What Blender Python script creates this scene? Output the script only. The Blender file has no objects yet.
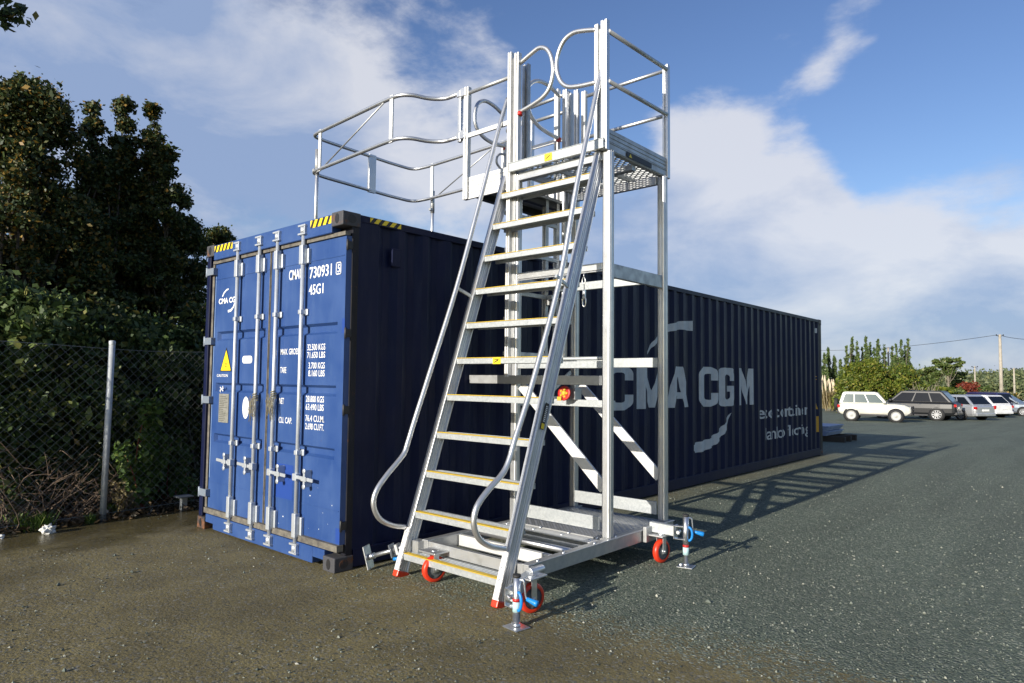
import bpy, bmesh, math, random
import numpy as np
from mathutils import Vector, Matrix
R = math.radians
S = bpy.context.scene
COL = S.collection

# ------------------------------------------------------------------ camera
CAM = Vector((4.5907, -3.1259, 1.5398))
YAW, PIT, ROL, FPX = -0.722448529, 0.0562845742, 0.0106207710, 673.846667
D = Vector((math.sin(YAW)*math.cos(PIT), math.cos(YAW)*math.cos(PIT), math.sin(PIT)))
RT = Vector((math.cos(YAW), -math.sin(YAW), 0)); UP = RT.cross(D)
R2 = RT*math.cos(ROL)+UP*math.sin(ROL); U2 = -RT*math.sin(ROL)+UP*math.cos(ROL)
cam = bpy.data.objects.new('camera', bpy.data.cameras.new('camera'))
COL.objects.link(cam)
M = Matrix((R2, U2, -D)).transposed().to_4x4(); M.translation = CAM
cam.matrix_world = M
cam.data.sensor_width = 36; cam.data.lens = FPX*36/1024
cam.data.clip_start = 0.05; cam.data.clip_end = 3000
S.camera = cam
S.view_settings.view_transform = 'Standard'; S.view_settings.look = 'None'
S.view_settings.exposure = 0.48; S.view_settings.gamma = 1; S.view_settings.use_curve_mapping = False

# ------------------------------------------------------------------ sun and sky
SUN_EL = R(16.2)
SUN_TRAVEL = Vector((0.006, 1, -math.tan(SUN_EL))).normalized()
sl = bpy.data.lights.new('sun', 'SUN'); sl.energy = 4.9; sl.angle = R(0.5); sl.color = (1.0, 0.93, 0.82)
so = bpy.data.objects.new('sun', sl); COL.objects.link(so)
so.rotation_euler = (-SUN_TRAVEL).to_track_quat('Z', 'Y').to_euler(); so.location = (0, -20, 20)

def world():
    w = bpy.data.worlds.new('World'); S.world = w; w.use_nodes = True
    nt = w.node_tree; N = nt.nodes; L = nt.links; N.clear()
    out = N.new('ShaderNodeOutputWorld'); bg = N.new('ShaderNodeBackground')
    sky = N.new('ShaderNodeTexSky'); sky.sky_type = 'NISHITA'; sky.sun_disc = False
    sky.sun_elevation = SUN_EL; sky.sun_rotation = R(180)
    sky.air_density = 1.0; sky.dust_density = 0.6; sky.ozone_density = 2.0
    bg.inputs['Strength'].default_value = 0.088
    tc = N.new('ShaderNodeTexCoord')
    nrm = N.new('ShaderNodeVectorMath'); nrm.operation = 'NORMALIZE'; L.new(tc.outputs['Generated'], nrm.inputs[0])
    def noise(scale, detail, rough, zs, off, dist=0.0):
        mp = N.new('ShaderNodeMapping'); mp.inputs['Scale'].default_value = (1, 1, zs); mp.inputs['Location'].default_value = off
        L.new(nrm.outputs[0], mp.inputs[0])
        n = N.new('ShaderNodeTexNoise'); n.inputs['Scale'].default_value = scale; n.inputs['Detail'].default_value = detail
        n.inputs['Roughness'].default_value = rough; n.inputs['Distortion'].default_value = dist
        L.new(mp.outputs[0], n.inputs['Vector']); return n.outputs['Fac']
    def math_(op, a, b=None, clamp=False):
        m = N.new('ShaderNodeMath'); m.operation = op; m.use_clamp = clamp
        for i, v in enumerate((a, b)):
            if v is None: continue
            if isinstance(v, (int, float)): m.inputs[i].default_value = v
            else: L.new(v, m.inputs[i])
        return m.outputs[0]
    def blob(px, py, r0, r1, amp):
        v = (D + R2*((px-512)/FPX) + U2*((341.5-py)/FPX)).normalized()
        d = N.new('ShaderNodeVectorMath'); d.operation = 'DOT_PRODUCT'; L.new(nrm.outputs[0], d.inputs[0]); d.inputs[1].default_value = v
        mr = N.new('ShaderNodeMapRange'); mr.interpolation_type = 'SMOOTHSTEP'
        mr.inputs[1].default_value = math.cos(R(r1)); mr.inputs[2].default_value = math.cos(R(r0)); mr.inputs[3].default_value = 0; mr.inputs[4].default_value = amp
        L.new(d.outputs['Value'], mr.inputs[0]); return mr.outputs[0]
    base = math_('ADD', math_('MULTIPLY', noise(2.6, 10, 0.60, 1.9, (2.3, 0.7, 0.4), 0.2), .72), math_('MULTIPLY', noise(7.5, 10, 0.62, 2.2, (1.3, 4.7, 0.1), 0.15), .28))
    bias = None
    for args in CLOUDS:
        o = blob(*args); bias = o if bias is None else math_('ADD', bias, o)
    dens = math_('ADD', base, bias)
    ramp = N.new('ShaderNodeMapRange'); ramp.interpolation_type = 'SMOOTHSTEP'
    ramp.inputs[1].default_value = 0.50; ramp.inputs[2].default_value = 0.68; ramp.inputs[3].default_value = 0; ramp.inputs[4].default_value = 0.88
    L.new(dens, ramp.inputs[0])
    # cloud brightness varies with a second noise (thick grey bases, bright tops)
    n2 = noise(4.2, 7, 0.58, 2.2, (5.1, 1.9, 0.2), 0.3)
    br = N.new('ShaderNodeMapRange'); br.inputs[1].default_value = 0.34; br.inputs[2].default_value = 0.68
    br.inputs[3].default_value = 0; br.inputs[4].default_value = 1; L.new(n2, br.inputs[0])
    br2 = br.outputs[0]
    for args in BRIGHT:
        br2 = math_('ADD', br2, blob(*args))
    br2 = math_('MAXIMUM', math_('MINIMUM', br2, 1.0), 0.0)
    cc = N.new('ShaderNodeMixRGB'); cc.inputs[1].default_value = (2.5, 3.35, 5.2, 1); cc.inputs[2].default_value = (6.0, 6.15, 6.7, 1)
    L.new(br2, cc.inputs[0])
    hs_ = N.new('ShaderNodeHueSaturation'); hs_.inputs['Saturation'].default_value = 1.14; hs_.inputs['Value'].default_value = 1.25; hs_.inputs['Hue'].default_value = .515; L.new(sky.outputs[0], hs_.inputs['Color'])
    mx = N.new('ShaderNodeMixRGB'); L.new(ramp.outputs[0], mx.inputs[0]); L.new(hs_.outputs[0], mx.inputs[1]); L.new(cc.outputs[0], mx.inputs[2])
    L.new(mx.outputs[0], bg.inputs['Color']); L.new(bg.outputs[0], out.inputs[0])
# px, py in the photograph's framing, inner radius, outer radius (degrees), amount
CLOUDS = [(420, 70, 2, 13, .13), (300, 30, 2, 10, .07), (470, 160, 2, 10, .07), (120, 30, 3, 12, .05), (60, 120, 6, 24, .09), (250, 150, 4, 16, .07),
          (705, 120, 1, 6, .15), (740, 190, 2, 9, .13), (830, 240, 3, 10, .14), (690, 260, 4, 11, .10), (760, 290, 3, 10, .08), (990, 240, 2, 9, .14), (940, 330, 4, 16, .16),
          (800, 50, 1, 4, .09), (855, 75, 1, 4, .12), (860, 15, 1, 3, .08), (1010, 35, 1, 3, .10), (640, 330, 8, 20, .10),
          (730, 20, 2, 9, -.16), (960, 110, 4, 11, -.16), (900, 150, 2, 7, -.10), (570, 10, 2, 7, -.12), (350, 5, 1, 4, -.06), (640, 60, 1, 5, -.08)]
BRIGHT = [(720, 130, 2, 8, .6), (450, 90, 3, 11, .6), (300, 50, 2, 8, .3), (840, 50, 2, 8, .4), (850, 210, 2, 8, .45), (110, 160, 8, 24, -.5), (650, 300, 5, 14, -.2), (960, 210, 2, 9, .35), (960, 330, 3, 10, -.15)]
world()

# ------------------------------------------------------------------ materials
def mat(name, col, rough=0.5, metal=0.0, var=0.0, vscale=8.0, col2=None, bump=0.0, bscale=60.0, spec=0.5, coord='Object',
        thr=None, rough2=None, island=None, coat=0.0, alpha=None):
    m = bpy.data.materials.new(name); m.use_nodes = True
    nt = m.node_tree; N = nt.nodes; L = nt.links; b = N['Principled BSDF']
    b.inputs['Base Color'].default_value = (*col, 1); b.inputs['Roughness'].default_value = rough
    b.inputs['Metallic'].default_value = metal; b.inputs['Specular IOR Level'].default_value = spec
    if coat: b.inputs['Coat Weight'].default_value = coat; b.inputs['Coat Roughness'].default_value = 0.05
    tc = N.new('ShaderNodeTexCoord')
    if col2 is not None:
        n = N.new('ShaderNodeTexNoise'); n.inputs['Scale'].default_value = vscale; n.inputs['Detail'].default_value = 6; n.inputs['Roughness'].default_value = 0.62
        L.new(tc.outputs[coord], n.inputs['Vector'])
        lo, hi = thr or (0.35, 0.65)
        r = N.new('ShaderNodeMapRange'); r.inputs[1].default_value = lo; r.inputs[2].default_value = hi; L.new(n.outputs['Fac'], r.inputs[0])
        mx = N.new('ShaderNodeMixRGB'); mx.inputs[1].default_value = (*col, 1); mx.inputs[2].default_value = (*col2, 1)
        L.new(r.outputs[0], mx.inputs[0]); L.new(mx.outputs[0], b.inputs['Base Color'])
        if rough2 is not None:
            rr = N.new('ShaderNodeMapRange'); rr.inputs[3].default_value = rough; rr.inputs[4].default_value = rough2
            L.new(r.outputs[0], rr.inputs[0]); L.new(rr.outputs[0], b.inputs['Roughness'])
    if island:
        g = N.new('ShaderNodeNewGeometry'); cr = N.new('ShaderNodeValToRGB'); cr.color_ramp.interpolation = 'LINEAR'
        el = cr.color_ramp.elements
        while len(el) < len(island): el.new(0.5)
        for i, (p, c) in enumerate(island): el[i].position = p; el[i].color = (*c, 1)
        L.new(g.outputs['Random Per Island'], cr.inputs[0]); L.new(cr.outputs[0], b.inputs['Base Color'])
    if bump:
        n = N.new('ShaderNodeTexNoise'); n.inputs['Scale'].default_value = bscale; n.inputs['Detail'].default_value = 4
        L.new(tc.outputs[coord], n.inputs['Vector'])
        bp = N.new('ShaderNodeBump'); bp.inputs['Strength'].default_value = bump; bp.inputs['Distance'].default_value = 0.01
        L.new(n.outputs['Fac'], bp.inputs['Height']); L.new(bp.outputs[0], b.inputs['Normal'])
    return m

ALU = mat('aluminium', (.66, .665, .67), .34, .85, col2=(.60, .61, .625), vscale=7, rough2=.42, bump=.015, bscale=90)
ALU_D = mat('aluminium_weathered', (.50, .51, .51), .42, .8, col2=(.42, .43, .44), vscale=12, rough2=.6, bump=.04)
WHITE_AL = mat('aluminium_brushed_pale', (.70, .70, .69), .48, .5, col2=(.64, .645, .65), vscale=14, rough2=.62)
def galv():
    m = mat('galvanised_steel', (.55, .57, .58), .5, .55)
    nt = m.node_tree; N = nt.nodes; L = nt.links; b = N['Principled BSDF']
    tc = N.new('ShaderNodeTexCoord'); v = N.new('ShaderNodeTexVoronoi'); v.inputs['Scale'].default_value = 70
    L.new(tc.outputs['Object'], v.inputs['Vector'])
    s = N.new('ShaderNodeSeparateColor'); L.new(v.outputs['Color'], s.inputs[0])
    r = N.new('ShaderNodeValToRGB'); r.color_ramp.elements[0].color = (.43, .46, .475, 1); r.color_ramp.elements[1].color = (.52, .545, .555, 1)
    L.new(s.outputs[0], r.inputs[0]); L.new(r.outputs[0], b.inputs['Base Color'])
    q = N.new('ShaderNodeMapRange'); q.inputs[3].default_value = .42; q.inputs[4].default_value = .52; L.new(s.outputs[1], q.inputs[0]); L.new(q.outputs[0], b.inputs['Roughness'])
    return m
GALV = galv()
ZINC = mat('zinc_plated', (.75, .77, .78), .28, .95, col2=(.55, .57, .6), vscale=20, rough2=.45)
YEL = mat('yellow_nosing', (.70, .47, .04), .7, 0, col2=(.55, .38, .05), vscale=30, thr=(.5, .75), bump=.3, bscale=400)
YEL_S = mat('yellow_sticker', (.85, .62, .02), .45)
ORG = mat('orange_red_plastic', (.72, .045, .012), .38, 0, col2=(.55, .035, .015), vscale=20)
REDP = mat('red_plastic', (.45, .018, .015), .45)
BLU = mat('bright_blue_plastic', (.01, .22, .62), .35, 0, col2=(.01, .18, .5), vscale=15)
HUB = mat('grey_wheel_hub', (.10, .11, .12), .5, .2, col2=(.16, .17, .18), vscale=30)
BLK = mat('black_rubber', (.012, .012, .013), .7, 0, col2=(.03, .03, .03), vscale=20)
WHT = mat('white_lettering', (.78, .79, .80), .6, 0, col2=(.5, .55, .62), vscale=60, thr=(.55, .8))
WHT_S = mat('side_lettering', (.56, .58, .58), .6, 0, col2=(.40, .42, .44), vscale=5, thr=(.3, .75))
WHT_P = mat('white_sticker', (.8, .8, .78), .5)
def cont_paint(name, a, b_, rust_amt, sy=1.0):
    m = mat(name, a, .42, 0, col2=b_, vscale=1.6, rough2=.55, bump=.3, bscale=2.2)
    nt = m.node_tree; N = nt.nodes; L = nt.links; b = N['Principled BSDF']
    src = b.inputs['Base Color'].links[0].from_socket
    tc = N.new('ShaderNodeTexCoord')
    mp = N.new('ShaderNodeMapping'); mp.inputs['Scale'].default_value = (7, 7, 1.1); L.new(tc.outputs['Object'], mp.inputs[0])
    n = N.new('ShaderNodeTexNoise'); n.inputs['Scale'].default_value = 2.2; n.inputs['Detail'].default_value = 8; n.inputs['Roughness'].default_value = .68
    L.new(mp.outputs[0], n.inputs['Vector'])
    r = N.new('ShaderNodeMapRange'); r.inputs[1].default_value = .50; r.inputs[2].default_value = .78; r.inputs[3].default_value = 0; r.inputs[4].default_value = .6
    L.new(n.outputs['Fac'], r.inputs[0])
    mx = N.new('ShaderNodeMixRGB'); L.new(r.outputs[0], mx.inputs[0]); L.new(src, mx.inputs[1]); mx.inputs[2].default_value = (a[0]*1.7+.02, a[1]*1.5+.02, a[2]*1.15+.02, 1)
    n2 = N.new('ShaderNodeTexNoise'); n2.inputs['Scale'].default_value = 9; n2.inputs['Detail'].default_value = 9; n2.inputs['Roughness'].default_value = .75
    L.new(tc.outputs['Object'], n2.inputs['Vector'])
    r2 = N.new('ShaderNodeMapRange'); r2.inputs[1].default_value = rust_amt; r2.inputs[2].default_value = rust_amt+.05; L.new(n2.outputs['Fac'], r2.inputs[0])
    m2 = N.new('ShaderNodeMixRGB'); L.new(r2.outputs[0], m2.inputs[0]); L.new(mx.outputs[0], m2.inputs[1]); m2.inputs[2].default_value = (.09, .035, .015, 1)
    L.new(m2.outputs[0], b.inputs['Base Color'])
    return m
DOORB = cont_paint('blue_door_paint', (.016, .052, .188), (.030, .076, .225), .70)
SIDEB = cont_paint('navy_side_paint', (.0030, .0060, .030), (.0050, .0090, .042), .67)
POSTB = cont_paint('rusty_post_paint', (.010, .012, .022), (.020, .017, .016), .60)
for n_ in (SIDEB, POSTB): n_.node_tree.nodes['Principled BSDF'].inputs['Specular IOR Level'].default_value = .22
RUST = mat('rusty_casting', (.055, .056, .064), .7, .1, col2=(.14, .055, .018), vscale=9, thr=(.56, .68), bump=.3, bscale=40)
RUSTO = mat('orange_rusty_casting', (.20, .075, .025), .8, 0, col2=(.035, .030, .03), vscale=13, thr=(.38, .56), bump=.3, bscale=40)
PATCH = mat('fresh_blue_touchup', (.012, .050, .25), .5)
GASK = mat('perished_seal', (.17, .155, .125), .75, 0, col2=(.07, .065, .06), vscale=14, bump=.2)
RODM = mat('galvanised_rod', (.58, .62, .68), .42, .55, col2=(.44, .47, .50), vscale=9, rough2=.55)
HINGE = mat('galvanised_hinge', (.20, .24, .30), .55, .3, col2=(.25, .2, .16), vscale=30, thr=(.55, .7))
BLKP = mat('black_paint', (.015, .015, .017), .5)

# ------------------------------------------------------------------ mesh builder
class MB:
    def __init__(s): s.v = []; s.f = []; s.sm = []
    def add(s, vs, fs, smooth=False):
        o = len(s.v); s.v += [tuple(v) for v in vs]; s.f += [tuple(i+o for i in f) for f in fs]; s.sm += [smooth]*len(fs); return s
    def box(s, x0, x1, y0, y1, z0, z1):
        v = [(x0, y0, z0), (x1, y0, z0), (x1, y1, z0), (x0, y1, z0), (x0, y0, z1), (x1, y0, z1), (x1, y1, z1), (x0, y1, z1)]
        return s.add(v, [(0, 3, 2, 1), (4, 5, 6, 7), (0, 1, 5, 4), (1, 2, 6, 5), (2, 3, 7, 6), (3, 0, 4, 7)])
    def bar(s, p, q, w, h, up=(0, 0, 1)):
        p = Vector(p); q = Vector(q); a = (q-p).normalized(); up = Vector(up)
        if abs(a.dot(up)) > .999: up = Vector((0, 1, 0))
        sd = a.cross(up).normalized(); u = sd.cross(a)
        v = []
        for c in (p, q):
            for i, j in ((-1, -1), (1, -1), (1, 1), (-1, 1)): v.append(c+sd*(w/2*i)+u*(h/2*j))
        return s.add(v, [(0, 1, 2, 3), (7, 6, 5, 4), (0, 4, 5, 1), (1, 5, 6, 2), (2, 6, 7, 3), (3, 7, 4, 0)])
    def tube(s, pts, r, n=10, closed=False, cap=True):
        pts = [Vector(p) for p in pts]; m = len(pts); rr = r if isinstance(r, (list, tuple)) else [r]*m
        T = []
        for i in range(m):
            a = pts[(i-1) % m] if (closed or i) else pts[0]; b = pts[(i+1) % m] if (closed or i < m-1) else pts[-1]
            T.append((b-a).normalized())
        u = T[0].orthogonal().normalized(); v = []
        for i in range(m):
            u = (u-T[i]*u.dot(T[i])).normalized(); w = T[i].cross(u)
            for k in range(n):
                t = 2*math.pi*k/n; v.append(pts[i]+(u*math.cos(t)+w*math.sin(t))*rr[i])
        f = []
        for i in range(m if closed else m-1):
            j = (i+1) % m
            for k in range(n): f.append((i*n+k, i*n+(k+1) % n, j*n+(k+1) % n, j*n+k))
        s.add(v, f, True)
        if cap and not closed:
            o = len(s.v)-len(v); s.f += [tuple(o+k for k in reversed(range(n))), tuple(o+(m-1)*n+k for k in range(n))]; s.sm += [False, False]
        return s
    def cyl(s, p, q, r, n=16): return s.tube([p, q], r, n)
    def lathe(s, prof, c, ax, n=24):
        c = Vector(c); ax = Vector(ax).normalized(); u = ax.orthogonal().normalized(); w = ax.cross(u); v = []
        for (r, h) in prof:
            for k in range(n):
                t = 2*math.pi*k/n; v.append(c+ax*h+(u*math.cos(t)+w*math.sin(t))*r)
        f = []
        for i in range(len(prof)-1):
            for k in range(n): f.append((i*n+k, i*n+(k+1) % n, (i+1)*n+(k+1) % n, (i+1)*n+k))
        s.add(v, f, True)
        return s
    def prism(s, poly, fn0, fn1):
        a = [fn0(*p) for p in poly]; b = [fn1(*p) for p in poly]; n = len(poly)
        f = [tuple(range(n)), tuple(range(2*n-1, n-1, -1))]+[(i, i+n, (i+1) % n+n, (i+1) % n) for i in range(n)]
        return s.add(a+b, f)
    def build(s, name, m, parent=None, bevel=0, seg=1, auto=None):
        me = bpy.data.meshes.new(name); me.from_pydata([tuple(v) for v in s.v], [], s.f); me.update()
        me.polygons.foreach_set('use_smooth', s.sm)
        bm = bmesh.new(); bm.from_mesh(me); bmesh.ops.recalc_face_normals(bm, faces=bm.faces); bm.to_mesh(me); bm.free()
        me.materials.append(m); o = bpy.data.objects.new(name, me); COL.objects.link(o)
        if parent is not None:
            o.parent = parent; o.matrix_parent_inverse = Matrix.Translation(-Vector(root_loc(parent)))
        if bevel:
            b = o.modifiers.new('bevel', 'BEVEL'); b.width = bevel; b.segments = seg; b.limit_method = 'ANGLE'; b.angle_limit = R(40)
        return o
def root_loc(o):      # meshes keep world coordinates; only the Empty at a thing's base is offset
    return Vector(o.location) if o.type == 'EMPTY' else Vector((0, 0, 0))
def tag(o, label=None, cat=None, group=None, kind=None):
    if label: o['label'] = label
    if cat: o['category'] = cat
    if group: o['group'] = group
    if kind: o['kind'] = kind
    return o
def empty(name, loc, label, cat, group=None):
    o = bpy.data.objects.new(name, None); COL.objects.link(o); o.location = loc; o.empty_display_size = .2
    return tag(o, label, cat, group)
def copy_tree(o, parent=None):
    c = o.copy(); COL.objects.link(c)
    if parent is not None: c.parent = parent
    for ch in list(o.children): copy_tree(ch, c)
    return c
def spline(pts, sub=8, closed=False):
    P = [Vector(p) for p in pts]; n = len(P); out = []
    for i in range(n if closed else n-1):
        if closed: a, b, c, d = P[i-1], P[i], P[(i+1) % n], P[(i+2) % n]
        else: a, b, c, d = P[max(i-1, 0)], P[i], P[i+1], P[min(i+2, n-1)]
        for k in range(sub):
            t = k/sub
            out.append(.5*((2*b)+(c-a)*t+(2*a-5*b+4*c-d)*t*t+(3*b-a-3*c+d)*t*t*t))
    if not closed: out.append(P[-1])
    return out
def fillet(pts, rad, seg=8, closed=False):
    P = [Vector(p) for p in pts]; n = len(P); out = []
    for i in range(n):
        if not closed and i in (0, n-1): out.append(P[i]); continue
        a, b, c = P[i-1], P[i], P[(i+1) % n]
        r_ = rad[i] if isinstance(rad, (list, tuple)) else rad
        u = (a-b); v = (c-b); t = min(r_, u.length*.48, v.length*.48)
        p0 = b+u.normalized()*t; p1 = b+v.normalized()*t
        for k in range(seg+1):
            s_ = k/seg; out.append(p0*(1-s_)**2+b*2*s_*(1-s_)+p1*s_*s_)
    return out
def text_mesh(s_, box, fn, name, m, parent, bold=0.0, depth=None, cuts=None, res=3):
    """lettering fitted into box (u0,u1,v0,v1), mapped to the surface by fn(u,v)"""
    cu = bpy.data.curves.new(name, 'FONT'); cu.body = s_; cu.size = 1; cu.offset = bold; cu.resolution_u = res; cu.fill_mode = 'FRONT'
    ob = bpy.data.objects.new(name+'_src', cu); COL.objects.link(ob)
    dg = bpy.context.evaluated_depsgraph_get(); dg.update()
    me = bpy.data.meshes.new_from_object(ob.evaluated_get(dg)); bpy.data.objects.remove(ob)
    me.name = name
    bm = bmesh.new(); bm.from_mesh(me); bm.normal_update()
    xs = [v.co.x for v in bm.verts]; ys = [v.co.y for v in bm.verts]
    x0, x1, y0, y1 = min(xs), max(xs), min(ys), max(ys)
    for v in bm.verts:
        v.co.x = box[0]+(v.co.x-x0)/(x1-x0)*(box[1]-box[0]); v.co.y = box[2]+(v.co.y-y0)/(y1-y0)*(box[3]-box[2]); v.co.z = 0
    if cuts:
        for c in cuts:
            if box[0] < c < box[1]:
                bmesh.ops.bisect_plane(bm, geom=bm.verts[:]+bm.edges[:]+bm.faces[:], plane_co=(c, 0, 0), plane_no=(1, 0, 0))
    for v in bm.verts: v.co = Vector(fn(v.co.x, v.co.y))
    bm.to_mesh(me); bm.free(); me.materials.clear(); me.materials.append(m)
    o = bpy.data.objects.new(name, me); COL.objects.link(o)
    if parent is not None:
        o.parent = parent; o.matrix_parent_inverse = Matrix.Translation(-Vector(root_loc(parent)))
    return o
def poly_mesh(poly, fn, name, m, parent, cuts=None):
    bm = bmesh.new(); vs = [bm.verts.new((p[0], p[1], 0)) for p in poly]; bm.faces.new(vs)
    bmesh.ops.triangulate(bm, faces=bm.faces[:])
    if cuts:
        for c in cuts:
            bmesh.ops.bisect_plane(bm, geom=bm.verts[:]+bm.edges[:]+bm.faces[:], plane_co=(c, 0, 0), plane_no=(1, 0, 0))
    for v in bm.verts: v.co = Vector(fn(v.co.x, v.co.y))
    me = bpy.data.meshes.new(name); bm.to_mesh(me); bm.free(); me.materials.append(m)
    o = bpy.data.objects.new(name, me); COL.objects.link(o)
    if parent is not None:
        o.parent = parent; o.matrix_parent_inverse = Matrix.Translation(-Vector(root_loc(parent)))
    return o

# ------------------------------------------------------------------ ground
def gz(x, y):
    r = math.hypot(x-CAM.x, y-CAM.y)
    z = 0
    if r > 17: z -= .0235*(min(r, 42)-17) * min(1, (r-17)/8)
    if r > 42: z -= .010*(min(r, 110)-42)
    return z
def at(px, dist):
    """ground point `dist` metres from the camera in the direction of photo column px"""
    v = D+R2*((px-512)/FPX); v = Vector((v.x, v.y, 0)).normalized()
    x, y = CAM.x+v.x*dist, CAM.y+v.y*dist
    return Vector((x, y, gz(x, y)))
def ground_material():
    m = bpy.data.materials.new('yard_ground'); m.use_nodes = True
    nt = m.node_tree; N = nt.nodes; L = nt.links; b = N['Principled BSDF']
    tc = N.new('ShaderNodeTexCoord'); P = tc.outputs['Object']
    def noise(sc, det=5, ro=.6, dist=0, vec=P):
        n = N.new('ShaderNodeTexNoise'); n.inputs['Scale'].default_value = sc; n.inputs['Detail'].default_value = det
        n.inputs['Roughness'].default_value = ro; n.inputs['Distortion'].default_value = dist; L.new(vec, n.inputs['Vector']); return n.outputs['Fac']
    def rng(x, a, b_, c=0, d=1, smooth=True):
        r = N.new('ShaderNodeMapRange'); r.interpolation_type = 'SMOOTHSTEP' if smooth else 'LINEAR'
        for i, v in enumerate((a, b_, c, d)): r.inputs[i+1].default_value = v
        L.new(x, r.inputs[0]); return r.outputs[0]
    def mixc(f, a, b_):
        x = N.new('ShaderNodeMixRGB')
        for i, v in enumerate((f, a, b_)):
            if isinstance(v, tuple): x.inputs[i].default_value = (*v, 1)
            elif isinstance(v, float): x.inputs[i].default_value = v
            else: L.new(v, x.inputs[i])
        return x.outputs[0]
    def mth(op, a, b_=0.0, clamp=False):
        x = N.new('ShaderNodeMath'); x.operation = op; x.use_clamp = clamp
        for i, v in enumerate((a, b_)):
            if isinstance(v, (int, float)): x.inputs[i].default_value = v
            else: L.new(v, x.inputs[i])
        return x.outputs[0]
    def ramp(x, stops):
        r = N.new('ShaderNodeValToRGB'); el = r.color_ramp.elements
        while len(el) < len(stops): el.new(.5)
        for i, (p, c) in enumerate(stops): el[i].position = p; el[i].color = (*c, 1)
        L.new(x, r.inputs[0]); return r.outputs[0]
    sx = N.new('ShaderNodeSeparateXYZ'); L.new(P, sx.inputs[0])
    # chips of stone: warped voronoi cells
    def chips(scale):
        v = N.new('ShaderNodeTexVoronoi'); v.inputs['Scale'].default_value = scale; v.inputs['Randomness'].default_value = 1; L.new(P, v.inputs['Vector'])
        s = N.new('ShaderNodeSeparateColor'); L.new(v.outputs['Color'], s.inputs[0]); return s.outputs[0], v.outputs['Distance'], s.outputs[1]
    c1, d1, c1b = chips(62); c2, d2, c2b = chips(140); c3, d3, c3b = chips(24)
    g = ramp(c1, [(0, (.036, .052, .038)), (.5, (.105, .140, .102)), (.80, (.170, .198, .146)), (.94, (.30, .315, .245)), (1, (.50, .50, .40))])
    g2 = ramp(c2, [(0, (.050, .070, .052)), (.7, (.140, .172, .126)), (1, (.32, .335, .265))])
    gravel = mixc(.45, g, g2)
    big = rng(noise(.35, 4, .55), .35, .68, 0, 1)
    gravel = mixc(mth('MULTIPLY', big, .35), gravel, mixc(.5, gravel, (.105, .110, .085)))
    mp_ = N.new('ShaderNodeMapping'); mp_.inputs['Scale'].default_value = (1.5, .16, 1); mp_.inputs['Rotation'].default_value = (0, 0, .12); L.new(P, mp_.inputs[0])
    trk = rng(noise(1.0, 5, .6, .3, mp_.outputs[0]), .42, .62)
    gravel = mixc(mth('MULTIPLY', trk, .45), gravel, mixc(.55, gravel, (.045, .052, .040)))
    # brown compacted fines
    bn = noise(2.1, 7, .62); bn2 = noise(38, 5, .7)
    brown = ramp(bn, [(.25, (.115, .090, .032)), (.5, (.190, .155, .062)), (.75, (.265, .220, .092))])
    brown = mixc(rng(bn2, .35, .7, 0, .55), brown, (.075, .063, .034))
    brown = mixc(mth('MULTIPLY', rng(c2, .76, .84), .75), brown, mixc(c2b, (.05, .055, .05), (.24, .225, .175)))
    brown = mixc(mth('MULTIPLY', rng(c1, .84, .90), .75), brown, mixc(c1b, (.03, .034, .032), (.26, .25, .21)))
    # boundary brown / gravel : brown to the left and front of the line y = .55 + .18 x (bending to x = 0 along the container)
    line = mth('SUBTRACT', sx.outputs[1], mth('ADD', mth('MULTIPLY', sx.outputs[0], .12), .22))
    bnd = mth('ADD', line, mth('MULTIPLY', mth('SUBTRACT', noise(1.5, 8, .75), .5), 1.5))
    bnd = mth('ADD', bnd, mth('MULTIPLY', mth('SUBTRACT', c1, .5), .6))
    f1 = rng(bnd, -.16, .26)
    right = rng(mth('ADD', sx.outputs[0], mth('MULTIPLY', mth('SUBTRACT', noise(1.1, 5, .6), .5), 1.0)), -.6, .9)
    f = mth('MULTIPLY', f1, mth('MAXIMUM', right, rng(sx.outputs[1], 11.5, 13.0)))
    brown = mixc(mth('MULTIPLY', rng(noise(.75, 6, .62, .6), .45, .62), .45), brown, mixc(.6, brown, (.050, .042, .022)))
    # sparse gravel scatter on the brown
    col = mixc(f, brown, gravel)
    # soil under the hedge
    soilc = ramp(noise(6, 6, .7), [(.3, (.012, .010, .007)), (.7, (.045, .034, .020))])
    so_ = rng(mth('ADD', sx.outputs[0], mth('MULTIPLY', noise(3, 5, .6), .5)), -3.25, -3.05)
    so_ = mth('SUBTRACT', 1.0, so_)
    far = N.new('ShaderNodeVectorMath'); far.operation = 'DISTANCE'; L.new(P, far.inputs[0]); far.inputs[1].default_value = (CAM.x, CAM.y, 0)
    so_ = mth('MULTIPLY', so_, mth('SUBTRACT', 1.0, rng(sx.outputs[1], 13.0, 15.0)))
    col = mixc(so_, col, soilc)
    grass = ramp(noise(.8, 8, .7), [(.3, (.06, .085, .02)), (.5, (.13, .14, .04)), (.7, (.26, .20, .085))])
    gf = rng(mth('ADD', far.outputs['Value'], mth('MULTIPLY', noise(.5, 4), 3)), 69.0, 70.5)
    col = mixc(gf, col, grass)
    # wet patches on the brown ground towards the fence
    wet = rng(noise(.9, 5, .6, .4), .40, .62)
    wx = rng(sx.outputs[0], -.9, -2.6)
    near = N.new('ShaderNodeMath'); near.operation = 'MULTIPLY'; L.new(wet, near.inputs[0]); L.new(wx, near.inputs[1])
    edge = rng(mth('ADD', sx.outputs[0], mth('MULTIPLY', noise(1.7, 4), .8)), -1.7, -2.6)
    w = mth('MAXIMUM', near.outputs[0], mth('MULTIPLY', edge, 1.0))
    w = mth('MULTIPLY', w, mth('SUBTRACT', 1.0, f))
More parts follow.
